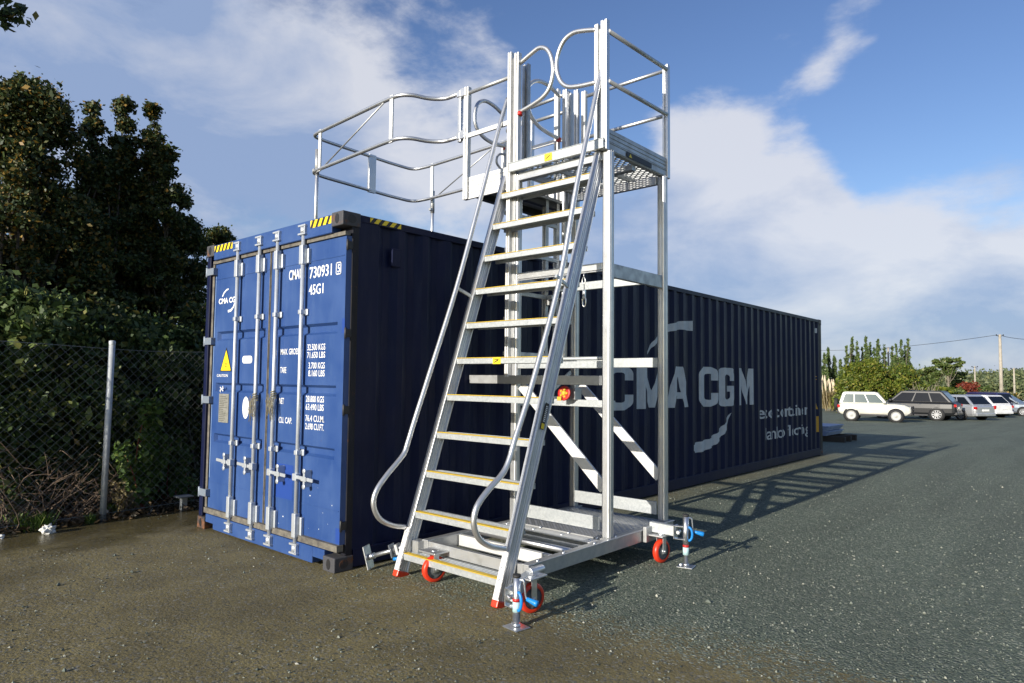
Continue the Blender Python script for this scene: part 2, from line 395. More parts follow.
    w = mth('MULTIPLY', w, mth('SUBTRACT', 1.0, rng(far.outputs['Value'], 14.0, 20.0)))
    col = mixc(mth('MULTIPLY', w, .75), col, mixc(.6, col, (.02, .014, .006)))
    L.new(col, b.inputs['Base Color'])
    ro = rng(w, 0, 1, .86, .22, False); L.new(ro, b.inputs['Roughness']); b.inputs['Specular IOR Level'].default_value = .4
    # relief
    h = mth('ADD', mth('MULTIPLY', mth('SUBTRACT', 1.0, d1), mth('ADD', mth('MULTIPLY', f, .8), .2)), mth('MULTIPLY', mth('SUBTRACT', c2, .5), .22))
    h = mth('ADD', h, mth('MULTIPLY', noise(24, 7, .7), .7))
    h = mth('MULTIPLY', h, mth('SUBTRACT', 1.0, mth('MULTIPLY', w, .7)))
    bp = N.new('ShaderNodeBump'); bp.inputs['Strength'].default_value = .9; bp.inputs['Distance'].default_value = .014
    L.new(h, bp.inputs['Height']); L.new(bp.outputs[0], b.inputs['Normal'])
    return m
def build_ground():
    rings = [0]+list(np.geomspace(1.2, 900, 70)); nseg = 96; v = []; f = []
    rg = random.Random(4)
    for i, r in enumerate(rings):
        for k in range(nseg):
            t = 2*math.pi*k/nseg; x = CAM.x+r*math.cos(t); y = CAM.y+r*math.sin(t)
            z = gz(x, y)
            v.append((x, y, z))
    for i in range(len(rings)-1):
        for k in range(nseg):
            a = i*nseg+k; b = i*nseg+(k+1) % nseg
            f.append((a, b, b+nseg, a+nseg) if i else (a, b+nseg, a+nseg))
    mb = MB(); mb.add(v, f, True); o = mb.build('ground', ground_material())
    tag(o, kind='structure'); o['label'] = 'brown compacted yard meeting dark grey green gravel'
    return o
build_ground()

def soup(name, V, F, m, parent=None, smooth=False):
    me = bpy.data.meshes.new(name); nv = len(V); k = F.shape[1]
    me.vertices.add(nv); me.vertices.foreach_set('co', V.astype(np.float32).ravel())
    me.loops.add(F.size); me.loops.foreach_set('vertex_index', F.astype(np.int32).ravel())
    me.polygons.add(len(F)); me.polygons.foreach_set('loop_start', np.arange(0, F.size, k, dtype=np.int32))
    me.polygons.foreach_set('use_smooth', np.full(len(F), smooth)); me.update(calc_edges=True)
    me.materials.append(m); o = bpy.data.objects.new(name, me); COL.objects.link(o)
    if parent is not None:
        o.parent = parent; o.matrix_parent_inverse = Matrix.Translation(-Vector(root_loc(parent)))
    return o
def stones():
    rg = np.random.default_rng(7)
    stone_m = mat('stone_chips', (.1, .1, .1), .8, island=[(0, (.035, .045, .042)), (.45, (.095, .115, .098)), (.8, (.17, .19, .16)), (.96, (.27, .28, .23)), (1, (.42, .41, .35))])
    base = np.array([(1, 0, 0), (-1, 0, 0), (0, 1, 0), (0, -1, 0), (0, 0, 1), (0, 0, -1)], float)
    faces = np.array([(0, 2, 4), (2, 1, 4), (1, 3, 4), (3, 0, 4), (2, 0, 5), (1, 2, 5), (3, 1, 5), (0, 3, 5)])
    n = 46000; r = 2.2+12*rg.random(n)**1.35; az = YAW+np.radians(rg.uniform(-41, 41, n))
    x = CAM.x+np.sin(az)*r; y = CAM.y+np.cos(az)*r
    gravel = (y > .22+.12*x+rg.normal(0, .25, n)) & (x > 0)
    keep = gravel | (rg.random(n) < .34)
    clus = np.sin(x*2.1+1.3)*np.sin(y*1.7-.4)+np.sin(x*5.3+y*4.1)*.5
    keep &= gravel | (clus > -.1)
    keep &= ~((x < .05) & (x > -2.5) & (y > -.05)); keep &= x > -3.4
    x = x[keep]; y = y[keep]; gr = gravel[keep]; n = len(x)
    s = np.exp(rg.normal(math.log(.0052), .38, n)); s = np.clip(s, .003, .02)
    sc = s[:, None]*rg.uniform(.6, 1.3, (n, 3)); sc[:, 2] *= .75
    v = base[None]*sc[:, None, :]*rg.uniform(.75, 1.15, (n, 6, 1))
    t = rg.uniform(0, 6.28, n); c, q = np.cos(t)[:, None], np.sin(t)[:, None]
    X = v[:, :, 0]*c-v[:, :, 1]*q; Y = v[:, :, 0]*q+v[:, :, 1]*c
    V = np.stack([X+x[:, None], Y+y[:, None], v[:, :, 2]+sc[:, 2][:, None]*.5], 2).reshape(-1, 3)
    F = (faces[None]+(np.arange(n)*6)[:, None, None]).reshape(-1, 3)
    o = soup('loose_stones', V, F, stone_m); tag(o, 'small loose stone chips scattered over the yard', 'gravel', kind='stuff')
stones()

# ------------------------------------------------------------------ shipping container
W_, H_, LL = 2.438, 2.896, 12.192
PITCH, DEP = .278, .036
CUTS = []
PH = .13
y_ = .17+PH
while y_ < LL-.17:
    for dy in (.070, .138, .210, .278): CUTS.append(y_+dy)
    y_ += PITCH
def corr(y):
    if y < .17+PH or y > LL-.17: return -.006
    t = (y-.17-PH) % PITCH
    if t < .070: return -.006
    if t < .138: return -.006-DEP*(t-.070)/.068
    if t < .210: return -.006-DEP
    return -.006-DEP*(1-(t-.210)/.068)
def container():
    root = empty('shipping_container', (-W_/2, LL/2, 0), 'long navy blue corrugated shipping container with bright blue double doors behind the stair platform', 'shipping container')
    # corner castings with oval holes
    k = 0
    for cx in (0, 1):
        for cy in (0, 1):
            for cz in (0, 1):
                x0 = -W_ if cx else -.162; x1 = x0+.162; y0 = LL-.178 if cy else 0; z0 = H_-.118 if cz else 0
                mb = MB().box(x0, x1, y0, y0+.178, z0, z0+.118)
                o = mb.build('corner_casting', RUSTO if (cx == 1 and cz == 0) else RUST, root, .008, 2)
                # holes: flat ovals, mostly black, painting the dark of each socket; nothing is cut
                h = MB()
                cz_ = z0+.06
                ys = y0-.0015 if not cy else y0+.1795
                oval = [(math.cos(t)*.028, math.sin(t)*.042) for t in np.linspace(0, 2*math.pi, 20, endpoint=False)]
                h.prism(oval, lambda a, b: (x0+.081+a, ys-.0005, cz_+b), lambda a, b: (x0+.081+a, ys+(.004 if not cy else -.004), cz_+b))
                h.build('casting_hole', BLKP, o); h = MB()
                xs = x1+.0015 if not cx else x0-.0015
                sg = 1 if not cx else -1
                h.prism(oval, lambda a, b: (xs+.0005*sg, y0+.089+b, cz_+a*1.25), lambda a, b: (xs-.004*sg, y0+.089+b, cz_+a*1.25))
                h.build('casting_hole', BLKP if not (cx == 0 and cz == 0) else RUSTO, o)
    for x0 in (-W_+.004, -.144):
        for y0, y1 in ((.085 if x0 < -1 else .100, .170), (LL-.15, LL-.004)):
            nr = x0 < -1 and y0 < 1
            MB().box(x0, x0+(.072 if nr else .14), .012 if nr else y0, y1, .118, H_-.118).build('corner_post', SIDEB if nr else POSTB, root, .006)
    # side walls
    def wall(side):
        ys = [.162, .17]+CUTS+[LL-.162]; ys = sorted(set(round(y, 4) for y in ys if y <= LL-.162))
        v = []
        for y in ys:
            x = corr(y)
            for z in (.158, H_-.062): v.append((x if side else -W_-x, y, z))
        f = [(2*i, 2*i+2, 2*i+3, 2*i+1) for i in range(len(ys)-1)]
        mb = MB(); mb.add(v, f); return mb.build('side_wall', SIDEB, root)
    wr = wall(True); wl = wall(False)
    for s in (0, 1):
        xo = -.001 if s == 0 else -W_+.001; xi = xo-.058 if s == 0 else xo+.058
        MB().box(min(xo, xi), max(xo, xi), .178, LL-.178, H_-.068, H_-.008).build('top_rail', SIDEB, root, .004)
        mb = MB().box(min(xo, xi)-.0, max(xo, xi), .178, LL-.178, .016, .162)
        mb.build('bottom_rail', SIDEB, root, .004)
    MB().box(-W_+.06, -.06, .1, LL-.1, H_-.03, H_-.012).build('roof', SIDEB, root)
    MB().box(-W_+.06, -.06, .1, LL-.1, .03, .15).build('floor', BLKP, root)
    MB().box(-W_+.14, -.14, LL-.06, LL-.02, .02, H_-.02).build('front_wall', SIDEB, root)
    # header and sill
    hd = MB().box(-W_+.162, -.162, .004, .10, H_-.165, H_-.012).build('door_header', DOORB, root, .005)
    si = MB().box(-W_+.33, -.33, .010, .10, .022, .155).box(-W_+.162, -W_+.33, .012, .1, .075, .155).box(-.33, -.162, .012, .1, .075, .155).build('door_sill', DOORB, root, .004)
    # hazard stripes on header corners and on the side rail
    def stripes(parent, u0, u1, v0, v1, fn, n, name='hazard_stripes'):
        poly_mesh([(u0, v0), (u1, v0), (u1, v1), (u0, v1)], lambda a, b: fn(a, b, .0015), name, YEL_S, parent)
        w = (u1-u0)/n; mb = MB()
        for i in range(n):
            a = u0+i*w
            p = [(a, v0), (a+w*.45, v0), (min(a+w*.45+w*.45, u1), v1), (min(a+w*.45, u1), v1)]
            mb.add([fn(q[0], q[1], .003) for q in p], [(0, 1, 2, 3)])
        mb.build('black_bars', BLKP, parent)
    hs = lambda a, b, d: (a, .004-d, b)
    stripes(hd, -W_+.175, -W_+.56, H_-.085, H_-.02, hs, 5)
    stripes(hd, -.48, -.168, H_-.085, H_-.02, hs, 4)
    tr = [o for o in root.children if o.name.startswith('top_rail')][0]
    stripes(tr, .27, .60, H_-.056, H_-.012, lambda a, b, d: (-.001+d, a, b), 4)
    # doors
    ZB, ZT = .212, 2.698
    RIBS = [(1.90, 1.995), (1.385, 1.475), (.875, .965)]
    YD = .05
    XS = -1.195
    for side, (xa, xb) in (('left', (-W_+.118, XS-.012)), ('right', (XS+.012, -.010))):
        # leaf as a grid with recessed ribs
        bm = MB()
        fr = .055
        # frame of the leaf
        rows = [ZB]+[z for rb in sorted(RIBS) for z in rb]+[ZT]
        bm.box(xa, xb, YD, YD+.04, ZB, ZT)
        leaf = None
        # build the face by hand: outer plane with rib recesses
        v = []; f = []
        def quad(a, b, c, d): 
            o = len(v); v.extend([a, b, c, d]); f.append((o, o+1, o+2, o+3))
        zl = ZB; xl, xr = xa, xb; rx0, rx1 = xa+(.085 if side == 'left' else .06), xb-(.06 if side == 'left' else .10)
        for (z0, z1) in sorted(RIBS):
            quad((xl, YD, zl), (xr, YD, zl), (xr, YD, z0), (xl, YD, z0))
            quad((xl, YD, z0), (rx0, YD, z0), (rx0, YD, z1), (xl, YD, z1)); quad((rx1, YD, z0), (xr, YD, z0), (xr, YD, z1), (rx1, YD, z1))
            e = .022; q = .034
            quad((rx0, YD, z0), (rx1, YD, z0), (rx1-e, YD+q, z0+e), (rx0+e, YD+q, z0+e))
            quad((rx0, YD, z1), (rx1, YD, z1), (rx1-e, YD+q, z1-e), (rx0+e, YD+q, z1-e))
            quad((rx0, YD, z0), (rx0, YD, z1), (rx0+e, YD+q, z1-e), (rx0+e, YD+q, z0+e))
            quad((rx1, YD, z0), (rx1, YD, z1), (rx1-e, YD+q, z1-e), (rx1-e, YD+q, z0+e))
            quad((rx0+e, YD+q, z0+e), (rx1-e, YD+q, z0+e), (rx1-e, YD+q, z1-e), (rx0+e, YD+q, z1-e))
            zl = z1
        quad((xl, YD, zl), (xr, YD, zl), (xr, YD, ZT), (xl, YD, ZT))
        db = MB(); db.add(v, f)
        db.box(xa, xb, YD+.036, YD+.05, ZB, ZT)
        db.box(xa, xa+.003, YD+.0, YD+.036, ZB, ZT).box(xb-.003, xb, YD, YD+.036, ZB, ZT)
        # raised weld seams
        db.box(xa+.02, xb-.02, YD-.004, YD, 2.535, 2.541).box(xa+.02, xb-.02, YD-.004, YD, .47, .476)
        leaf = db.build('door', DOORB, root)
        leaf['label'] = side+' door leaf with two galvanised locking rods'
        # seal
        g = MB()
        g.box(xa-.02, xb+.008, YD-.030, YD+.03, ZB-.052, ZB-.001).box(xa-.02, xb+.008, YD-.020, YD+.03, ZT+.001, ZT+.032)
        if side == 'left': g.box(xa-.042, xa-.001, YD-.010, YD+.03, ZB, ZT); g.box(xb+.001, xb+.011, YD-.008, YD+.03, ZB, ZT)
        else: g.box(xa-.011, xa-.001, YD-.002, YD+.03, ZB, ZT)
        g.build('seal', GASK, leaf)
        # hinges
        for hz in (2.62, 1.90, 1.30 if side == 'left' else 1.28, .36):
            h = MB()
            if side == 'left':
                h.box(xa-.105, xa+.045, YD-.048, YD-.038, hz-.036, hz+.036); h.box(xa-.005, xa+.045, YD-.038, YD-.001, hz-.036, hz+.036); h.cyl((xa-.108, YD-.04, hz-.05), (xa-.108, YD-.04, hz+.05), .014, 10)
                h.build('hinge', HINGE, leaf, .002)
            else:
                h.box(xb-.002, xb+.013, YD-.004, YD+.055, hz-.032, hz+.032); h.cyl((-.004, YD+.004, hz-.045), (-.004, YD+.004, hz+.045), .010, 10)
                h.build('hinge', BLKP, leaf, .002)
        rods = (-1.761, -1.336) if side == 'left' else (-1.013, -.588)
        YR = .008
        for i, xr_ in enumerate(rods):
            rb = MB(); rb.cyl((xr_, YR, .105), (xr_, YR, H_-.075), .0185, 14)
            # cams at both ends, reaching over header and sill
            for zc in (.10, H_-.085):
                rb.cyl((xr_, YR, zc-.026), (xr_, YR, zc+.026), .030, 12)
                rb.box(xr_-.012, xr_+.05, YR-.018, YR+.006, zc-.016, zc+.014)
            rb.build('locking_rod', RODM, leaf)
            for zc in (.10, H_-.085):
                kp = MB()
                for dz in (-.036, .036): kp.box(xr_-.05, xr_+.062, -.022, .010, zc+dz-.008, zc+dz+.008)
                kp.box(xr_+.040, xr_+.058, -.022, .008, zc-.036, zc+.036)
                kp.build('cam_keeper', RODM, leaf, .002)
            for zc, hh in ((H_-.30, .085), (.29, .10)):
                br = MB(); br.box(xr_-.028, xr_+.028, YR-.026, YR+.022, zc-hh, zc+hh)
                br.box(xr_+.032, xr_+.062, YR+.012, YD-.001, zc-hh+.01, zc+hh-.03)
                br.build('rod_bracket', RODM, leaf, .006, 2)
            for zc in (2.10, .90):
                br = MB(); br.box(xr_-.024, xr_+.024, YR-.024, YR+.024, zc-.02, zc+.02)
                br.box(xr_-.045, xr_+.05, YR+.024, YD-.001, zc-.028, zc+.028)
                br.build('rod_bracket', RODM, leaf, .006, 2)
            # handle with its hasp
            hb = MB(); zc = .715 if side == 'left' else .695
            if side == 'left':
                if i == 0: hx0, hx1, hub = xr_-.27, xr_, xr_-.10
                else: hx0, hx1, hub = xr_-.27, xr_, xr_-.11
            else: hx0, hx1, hub = xr_, xr_+.27, xr_+.15
            hb.bar((hx0, YR-.018, zc+.005), (hx1, YR-.018, zc-.005), .014, .030)
            hb.box(xr_-.030, xr_+.030, YR-.030, YR+.020, zc-.030, zc+.030)
            hb.build('handle', RODM, leaf, .004)
            hp = MB(); 
            hp.box(hub-.012, hub+.012, YR-.030, YD-.001, zc-.070, zc+.070)
            hp.lathe([(0, -.012), (.022, -.012), (.022, 0), (0, 0)], (hub, YR-.020, zc+.064), (0, 1, 0), 12); hp.lathe([(0, -.012), (.022, -.012), (.022, 0), (0, 0)], (hub, YR-.020, zc-.064), (0, 1, 0), 12)
            hp.box(hub-.04, hub+.035, YR-.034, YR-.028, zc-.02, zc+.02)
            hp.build('handle_hasp', RODM, leaf, .003)
            # bumps of the rib ends round the rods
        X = lambda a: a*1.021-.0965
        Z = lambda z: z+(z-1.54)*.021
        fd = lambda u, w: (u, YD-.0025, w)
        fd2 = lambda u, w: (u, YD-.004, w)
        if side == 'right':
            text_mesh('CMAU', (X(-.765), X(-.545), Z(2.385), Z(2.474)), fd, 'container_number', WHT, leaf, .012)
            text_mesh('730931', (X(-.437), X(-.111), Z(2.37), Z(2.468)), fd, 'container_number', WHT, leaf, .012)
            text_mesh('5', (X(-.030), X(.005), Z(2.385), Z(2.45)), fd, 'check_digit', WHT, leaf, .012)
            bx = MB()
            u0, u1, w0, w1 = X(-.052), X(.020), Z(2.368), Z(2.468)
            for a in ((u0, u1, w0, w0+.008), (u0, u1, w1-.008, w1), (u0, u0+.008, w0, w1), (u1-.008, u1, w0, w1)): bx.box(a[0], a[1], YD-.003, YD-.001, a[2], a[3])
            bx.build('check_digit_box', WHT, leaf)
            text_mesh('45G1', (X(-.441), X(-.225), Z(2.232), Z(2.318)), fd, 'size_code', WHT, leaf, .012)
            rows = [('32.500 KGS', 1.765), ('71.650 LBS', 1.700), ('3.700 KGS', 1.612), ('8.160 LBS', 1.548),
                    ('28.800 KGS', 1.335), ('63.490 LBS', 1.268), ('76.4 CU.M.', 1.175), ('2.698 CU.FT.', 1.108)]
            for t, zz in rows:
                text_mesh(t, (X(-.44 if len(t) > 9 else -.415), X(-.165 if 'CU' in t else -.175), Z(zz), Z(zz+.052)), fd, 'weight_line', WHT, leaf, .008)
            for t, a, b, zz in (('MAX. GROSS', -.865, -.575, 1.735), ('TARE', -.865, -.765, 1.575), ('NET', -.865, -.79, 1.305), ('CU. CAP.', -.865, -.65, 1.14)):
                text_mesh(t, (X(a), X(b), Z(zz), Z(zz+.052)), fd, 'weight_heading', WHT, leaf, .008)
            MB().box(X(-.90)+.02, X(-.61), YD-.0015, YD-.0005, Z(.49), Z(.79)).build('touch_up_patch', PATCH, leaf)
            MB().box(xb-.055, xb+.0005, YD-.0012, YD-.0003, .22, .34).build('touch_up_patch', PATCH, leaf); MB().box(xb-.035, xb+.0005, YD-.0012, YD-.0003, 1.9, 2.02).build('touch_up_patch', PATCH, leaf)
            rg = random.Random(5); mb = MB()
            for i in range(14):
                a = rg.uniform(xa+.1, xb-.06); z = rg.uniform(.22, .66); w = rg.uniform(.002, .009); mb.box(a, a+w*rg.uniform(.6, 1.8), YD-.0015, YD-.0003, z, z+w)
            mb.build('paint_chips', WHT, leaf)
        else:
            text_mesh('CMA CGM', (X(-2.085), X(-1.67), Z(2.262), Z(2.318)), fd, 'shipping_line_name', WHT, leaf, .03)
            sw = [(-2.02, 2.335), (-1.985, 2.375), (-1.93, 2.403), (-1.885, 2.408), (-1.885, 2.396), (-1.925, 2.388), (-1.975, 2.362), (-2.00, 2.332)]
            poly_mesh([(X(a), Z(b)) for a, b in sw], fd, 'logo_arc', WHT, leaf)
            sw = [(-1.885, 2.192), (-1.83, 2.196), (-1.78, 2.222), (-1.755, 2.258), (-1.742, 2.256), (-1.765, 2.212), (-1.81, 2.178), (-1.88, 2.168)]
            poly_mesh([(X(a), Z(b)) for a, b in sw], fd, 'logo_arc', WHT, leaf)
            # warning triangle
            t0 = [(X(-2.005), Z(1.590)), (X(-1.765), Z(1.590)), (X(-1.885), Z(1.825))]
            o = poly_mesh(t0, fd, 'warning_triangle', BLKP, leaf)
            t1 = [(X(-1.988), Z(1.598)), (X(-1.782), Z(1.598)), (X(-1.885), Z(1.798))]
            poly_mesh(t1, fd2, 'yellow_triangle', YEL_S, leaf)
            mb = MB()
            for zz, hw in ((1.665, .022), (1.65, .026), (1.635, .022)): mb.box(X(-1.885)-hw, X(-1.885)+hw, YD-.0055, YD-.0045, Z(zz), Z(zz)+.006)
            mb.build('triangle_print', BLKP, leaf)
            text_mesh('CAUTION', (X(-2.07), X(-1.84), Z(1.535), Z(1.562)), fd, 'caution_line', WHT, leaf, .01)
            mb = MB(); a, z = X(-1.96), Z(1.415)
            for p, q in (((a-.035, z-.02), (a+.035, z+.02)), ((a-.035, z+.02), (a+.035, z-.02)), ((a+.02, z+.03), (a+.04, z+.005)), ((a-.04, z-.012), (a-.02, z-.03))): mb.bar((p[0], YD-.002, p[1]), (q[0], YD-.002, q[1]), .002, .010)
            mb.build('stencil_mark', WHT, leaf)
            def rrect(u0, u1, v0, v1, r, n=6):
                p = []
                for cx, cz, t in ((u1-r, v1-r, 0), (u0+r, v1-r, 90), (u0+r, v0+r, 180), (u1-r, v0+r, 270)):
                    for i in range(n+1): a = R(t+90*i/n); p.append((cx+r*math.cos(a), cz+r*math.sin(a)))
                return p
            poly_mesh(rrect(X(-1.56), X(-1.37), Z(1.665), Z(1.735), .034), fd, 'white_label', WHT_P, leaf)
            mb = MB()
            for i, zz in enumerate((1.712, 1.698, 1.684)):
                for j in range(9): mb.box(X(-1.545)+j*.018, X(-1.545)+j*.018+.012, YD-.0045, YD-.0035, Z(zz), Z(zz)+.006)
            mb.build('label_print', mat('grey_print', (.3, .3, .32), .6), leaf)
            ov = [(X(-1.465)+.062*math.cos(t), Z(1.25)+.105*math.sin(t)) for t in np.linspace(0, 6.283, 28, endpoint=False)]
            poly_mesh(ov, fd, 'oval_sticker', WHT_P, leaf)
            ring = MB()
            for k in range(24):
                t0_, t1_ = 6.283*k/24, 6.283*(k+.7)/24
                ring.bar((X(-1.465)+.042*math.cos(t0_), YD-.004, Z(1.25)+.078*math.sin(t0_)), (X(-1.465)+.042*math.cos(t1_), YD-.004, Z(1.25)+.078*math.sin(t1_)), .001, .006)
            ring.build('oval_print', mat('faded_green_print', (.22, .33, .2), .7), leaf)
            pl_ = MB().box(X(-2.0), X(-1.80), YD-.006, YD-.001, Z(1.09), Z(1.37)).build('data_plate', mat('tarnished_plate', (.28, .28, .26), .6, .3, col2=(.2, .2, .17), vscale=20), leaf)
            mb = MB()
            rg = random.Random(3)
            for i in range(14):
                z = Z(1.105)+i*.0185; mb.box(X(-1.985), X(-1.985)+rg.uniform(.08, .17), YD-.0075, YD-.0065, z, z+.007)
            mb.build('plate_print', mat('plate_print', (.10, .10, .09), .7), leaf)
            mb = MB(); mb.box(xa+.015, xa+.024, YD-.002, YD-.0005, ZB+.3, ZT-.05); mb.build('bright_edge_line', mat('pale_blue_edge', (.2, .3, .5), .6), leaf)
        # frayed rope wound round the middle rods
        if side == 'left': rp = (-1.336, 1.27)
        else: rp = (-1.013, 1.30)
        rg = random.Random(11 if side == 'left' else 12); mb = MB()
        for k in range(3):
            z = rp[1]+.02*k+.05; mb.tube([(rp[0]+.024*math.cos(t), YR+.024*math.sin(t), z+.004*t) for t in np.linspace(0, 6.283, 12)], .006, 6)
        for k in range(34):
            x = rp[0]+rg.uniform(-.045, .05); z = rp[1]+rg.uniform(-.02, .10)
            mb.tube([(x, -.014-rg.random()*.01, z), (x+rg.uniform(-.02, .02), -.025-rg.random()*.012, z-rg.uniform(.02, .07)), (x+rg.uniform(-.03, .03), -.02, z-rg.uniform(.07, .17))], .0022, 4)
        mb.build('frayed_rope', mat('frayed_rope', (.22, .20, .14), .9), leaf)
    # side lettering follows the corrugation
    fs = lambda u, w: (corr(u)+.003, u, w)
    def arc(cx, cy, rx, ry, t0, t1, n=7): return [(cx+rx*math.cos(R(t0+(t1-t0)*i/n)), cy+ry*math.sin(R(t0+(t1-t0)*i/n))) for i in range(n+1)]
    Cp = [(1, .66), (.68, .66), (.68, .76)]+arc(.55, .76, .13, .07, 0, 90, 3)+arc(.46, .76, .13, .07, 90, 180, 3)+arc(.46, .24, .13, .07, 180, 270, 3)+arc(.55, .24, .13, .07, 270, 360, 3)+[(.68, .34), (1, .34)]+[(1, .20)]+arc(.70, .20, .30, .20, 0, -90)+arc(.30, .20, .30, .20, -90, -180)+arc(.30, .80, .30, .20, 180, 90)+arc(.70, .80, .30, .20, 90, 0)
    Gp = [(1, .66), (.68, .66), (.68, .76)]+arc(.55, .76, .13, .07, 0, 90, 3)+arc(.46, .76, .13, .07, 90, 180, 3)+arc(.46, .24, .13, .07, 180, 270, 3)+arc(.55, .24, .13, .07, 270, 360, 3)+[(.68, .38), (.56, .38), (.56, .53), (1, .53), (1, .20)]+arc(.70, .20, .30, .20, 0, -90)+arc(.30, .20, .30, .20, -90, -180)+arc(.30, .80, .30, .20, 180, 90)+arc(.70, .80, .30, .20, 90, 0)
    BIG = {'C': [Cp], 'G': [Gp], 'M': [[(0, 0), (0, 1), (.27, 1), (.5, .42), (.73, 1), (1, 1), (1, 0), (.76, 0), (.76, .52), (.57, .02), (.43, .02), (.24, .52), (.24, 0)]],
           'A': [[(0, 0), (.33, 1), (.67, 1), (1, 0), (.72, 0), (.66, .21), (.36, .21), (.41, .37), (.62, .37), (.52, .74), (.505, .74), (.28, 0)]]}
    lets = [('C', 3.85, 4.47, 1.165, 1.74), ('M', 4.61, 5.34, 1.17, 1.745), ('A', 5.40, 6.07, 1.165, 1.75), ('C', 6.38, 7.02, 1.155, 1.765), ('G', 7.06, 7.70, 1.145, 1.765), ('M', 7.83, 8.47, 1.15, 1.77)]
    for ch, a, b, c, d in lets:
        for i_, poly in enumerate(BIG[ch]):
            pass
        poly_mesh([(a+(b-a)*u, c+(d-c)*w) for u, w in BIG[ch][0]], fs, 'big_letter', WHT_S, wr, CUTS)
    top = [(4.86, 1.90), (4.98, 2.06), (5.15, 2.2), (5.45, 2.34), (5.8, 2.41), (6.15, 2.44), (6.15, 2.29), (5.8, 2.29), (5.45, 2.235), (5.15, 2.1), (4.98, 1.99), (4.88, 1.89)]
    bot = [(7.52, 1.04), (7.42, .86), (7.25, .71), (6.95, .56), (6.6, .49), (6.25, .475), (6.17, .52), (6.17, .6), (6.3, .63), (6.7, .66), (7.0, .74), (7.25, .86), (7.42, .97)]
    poly_mesh(top, fs, 'logo_arc', WHT_S, wr, CUTS); poly_mesh(bot, fs, 'logo_arc', WHT_S, wr, CUTS)
    text_mesh('eco container', (8.74, 11.27, .885, 1.10), fs, 'side_slogan', WHT_S, wr, .012, cuts=CUTS)
    text_mesh('bamboo', (8.97, 9.99, .50, .72), fs, 'side_slogan', WHT_S, wr, .006, cuts=CUTS); text_mesh('flooring', (10.13, 11.27, .44, .72), fs, 'side_slogan', WHT_S, wr, .006, cuts=CUTS)
    ys = mat('orange_yellow_label', (.50, .27, .02), .6)
    for a, b, c, d in ((11.82, 11.96, .50, .83), (11.82, 11.95, .98, 1.08)):
        poly_mesh([(a, c), (b, c), (b, d), (a, d)] if d < .9 else [(a, c), (b, c), ((a+b)/2, d+.04)], lambda u, w: (corr(u)+.004, u, w), 'hazard_label', ys, wr, CUTS)
    poly_mesh([(11.87, 2.60), (11.95, 2.60), (11.95, 2.70), (11.87, 2.70)], lambda u, w: (corr(u)+.004, u, w), 'small_mark', WHT_S, wr, CUTS)
    text_mesh('C', (11.85, 11.93, 1.60, 1.68), lambda u, w: (corr(u)+.004, u, w), 'small_mark', ys, wr, .01, cuts=CUTS)
    # vent cover
    mb = MB().box(-.02, .008, .50, .60, 2.50, 2.66); mb.build('vent_cover', SIDEB, root, .008)
    # dark scuff on side
container()

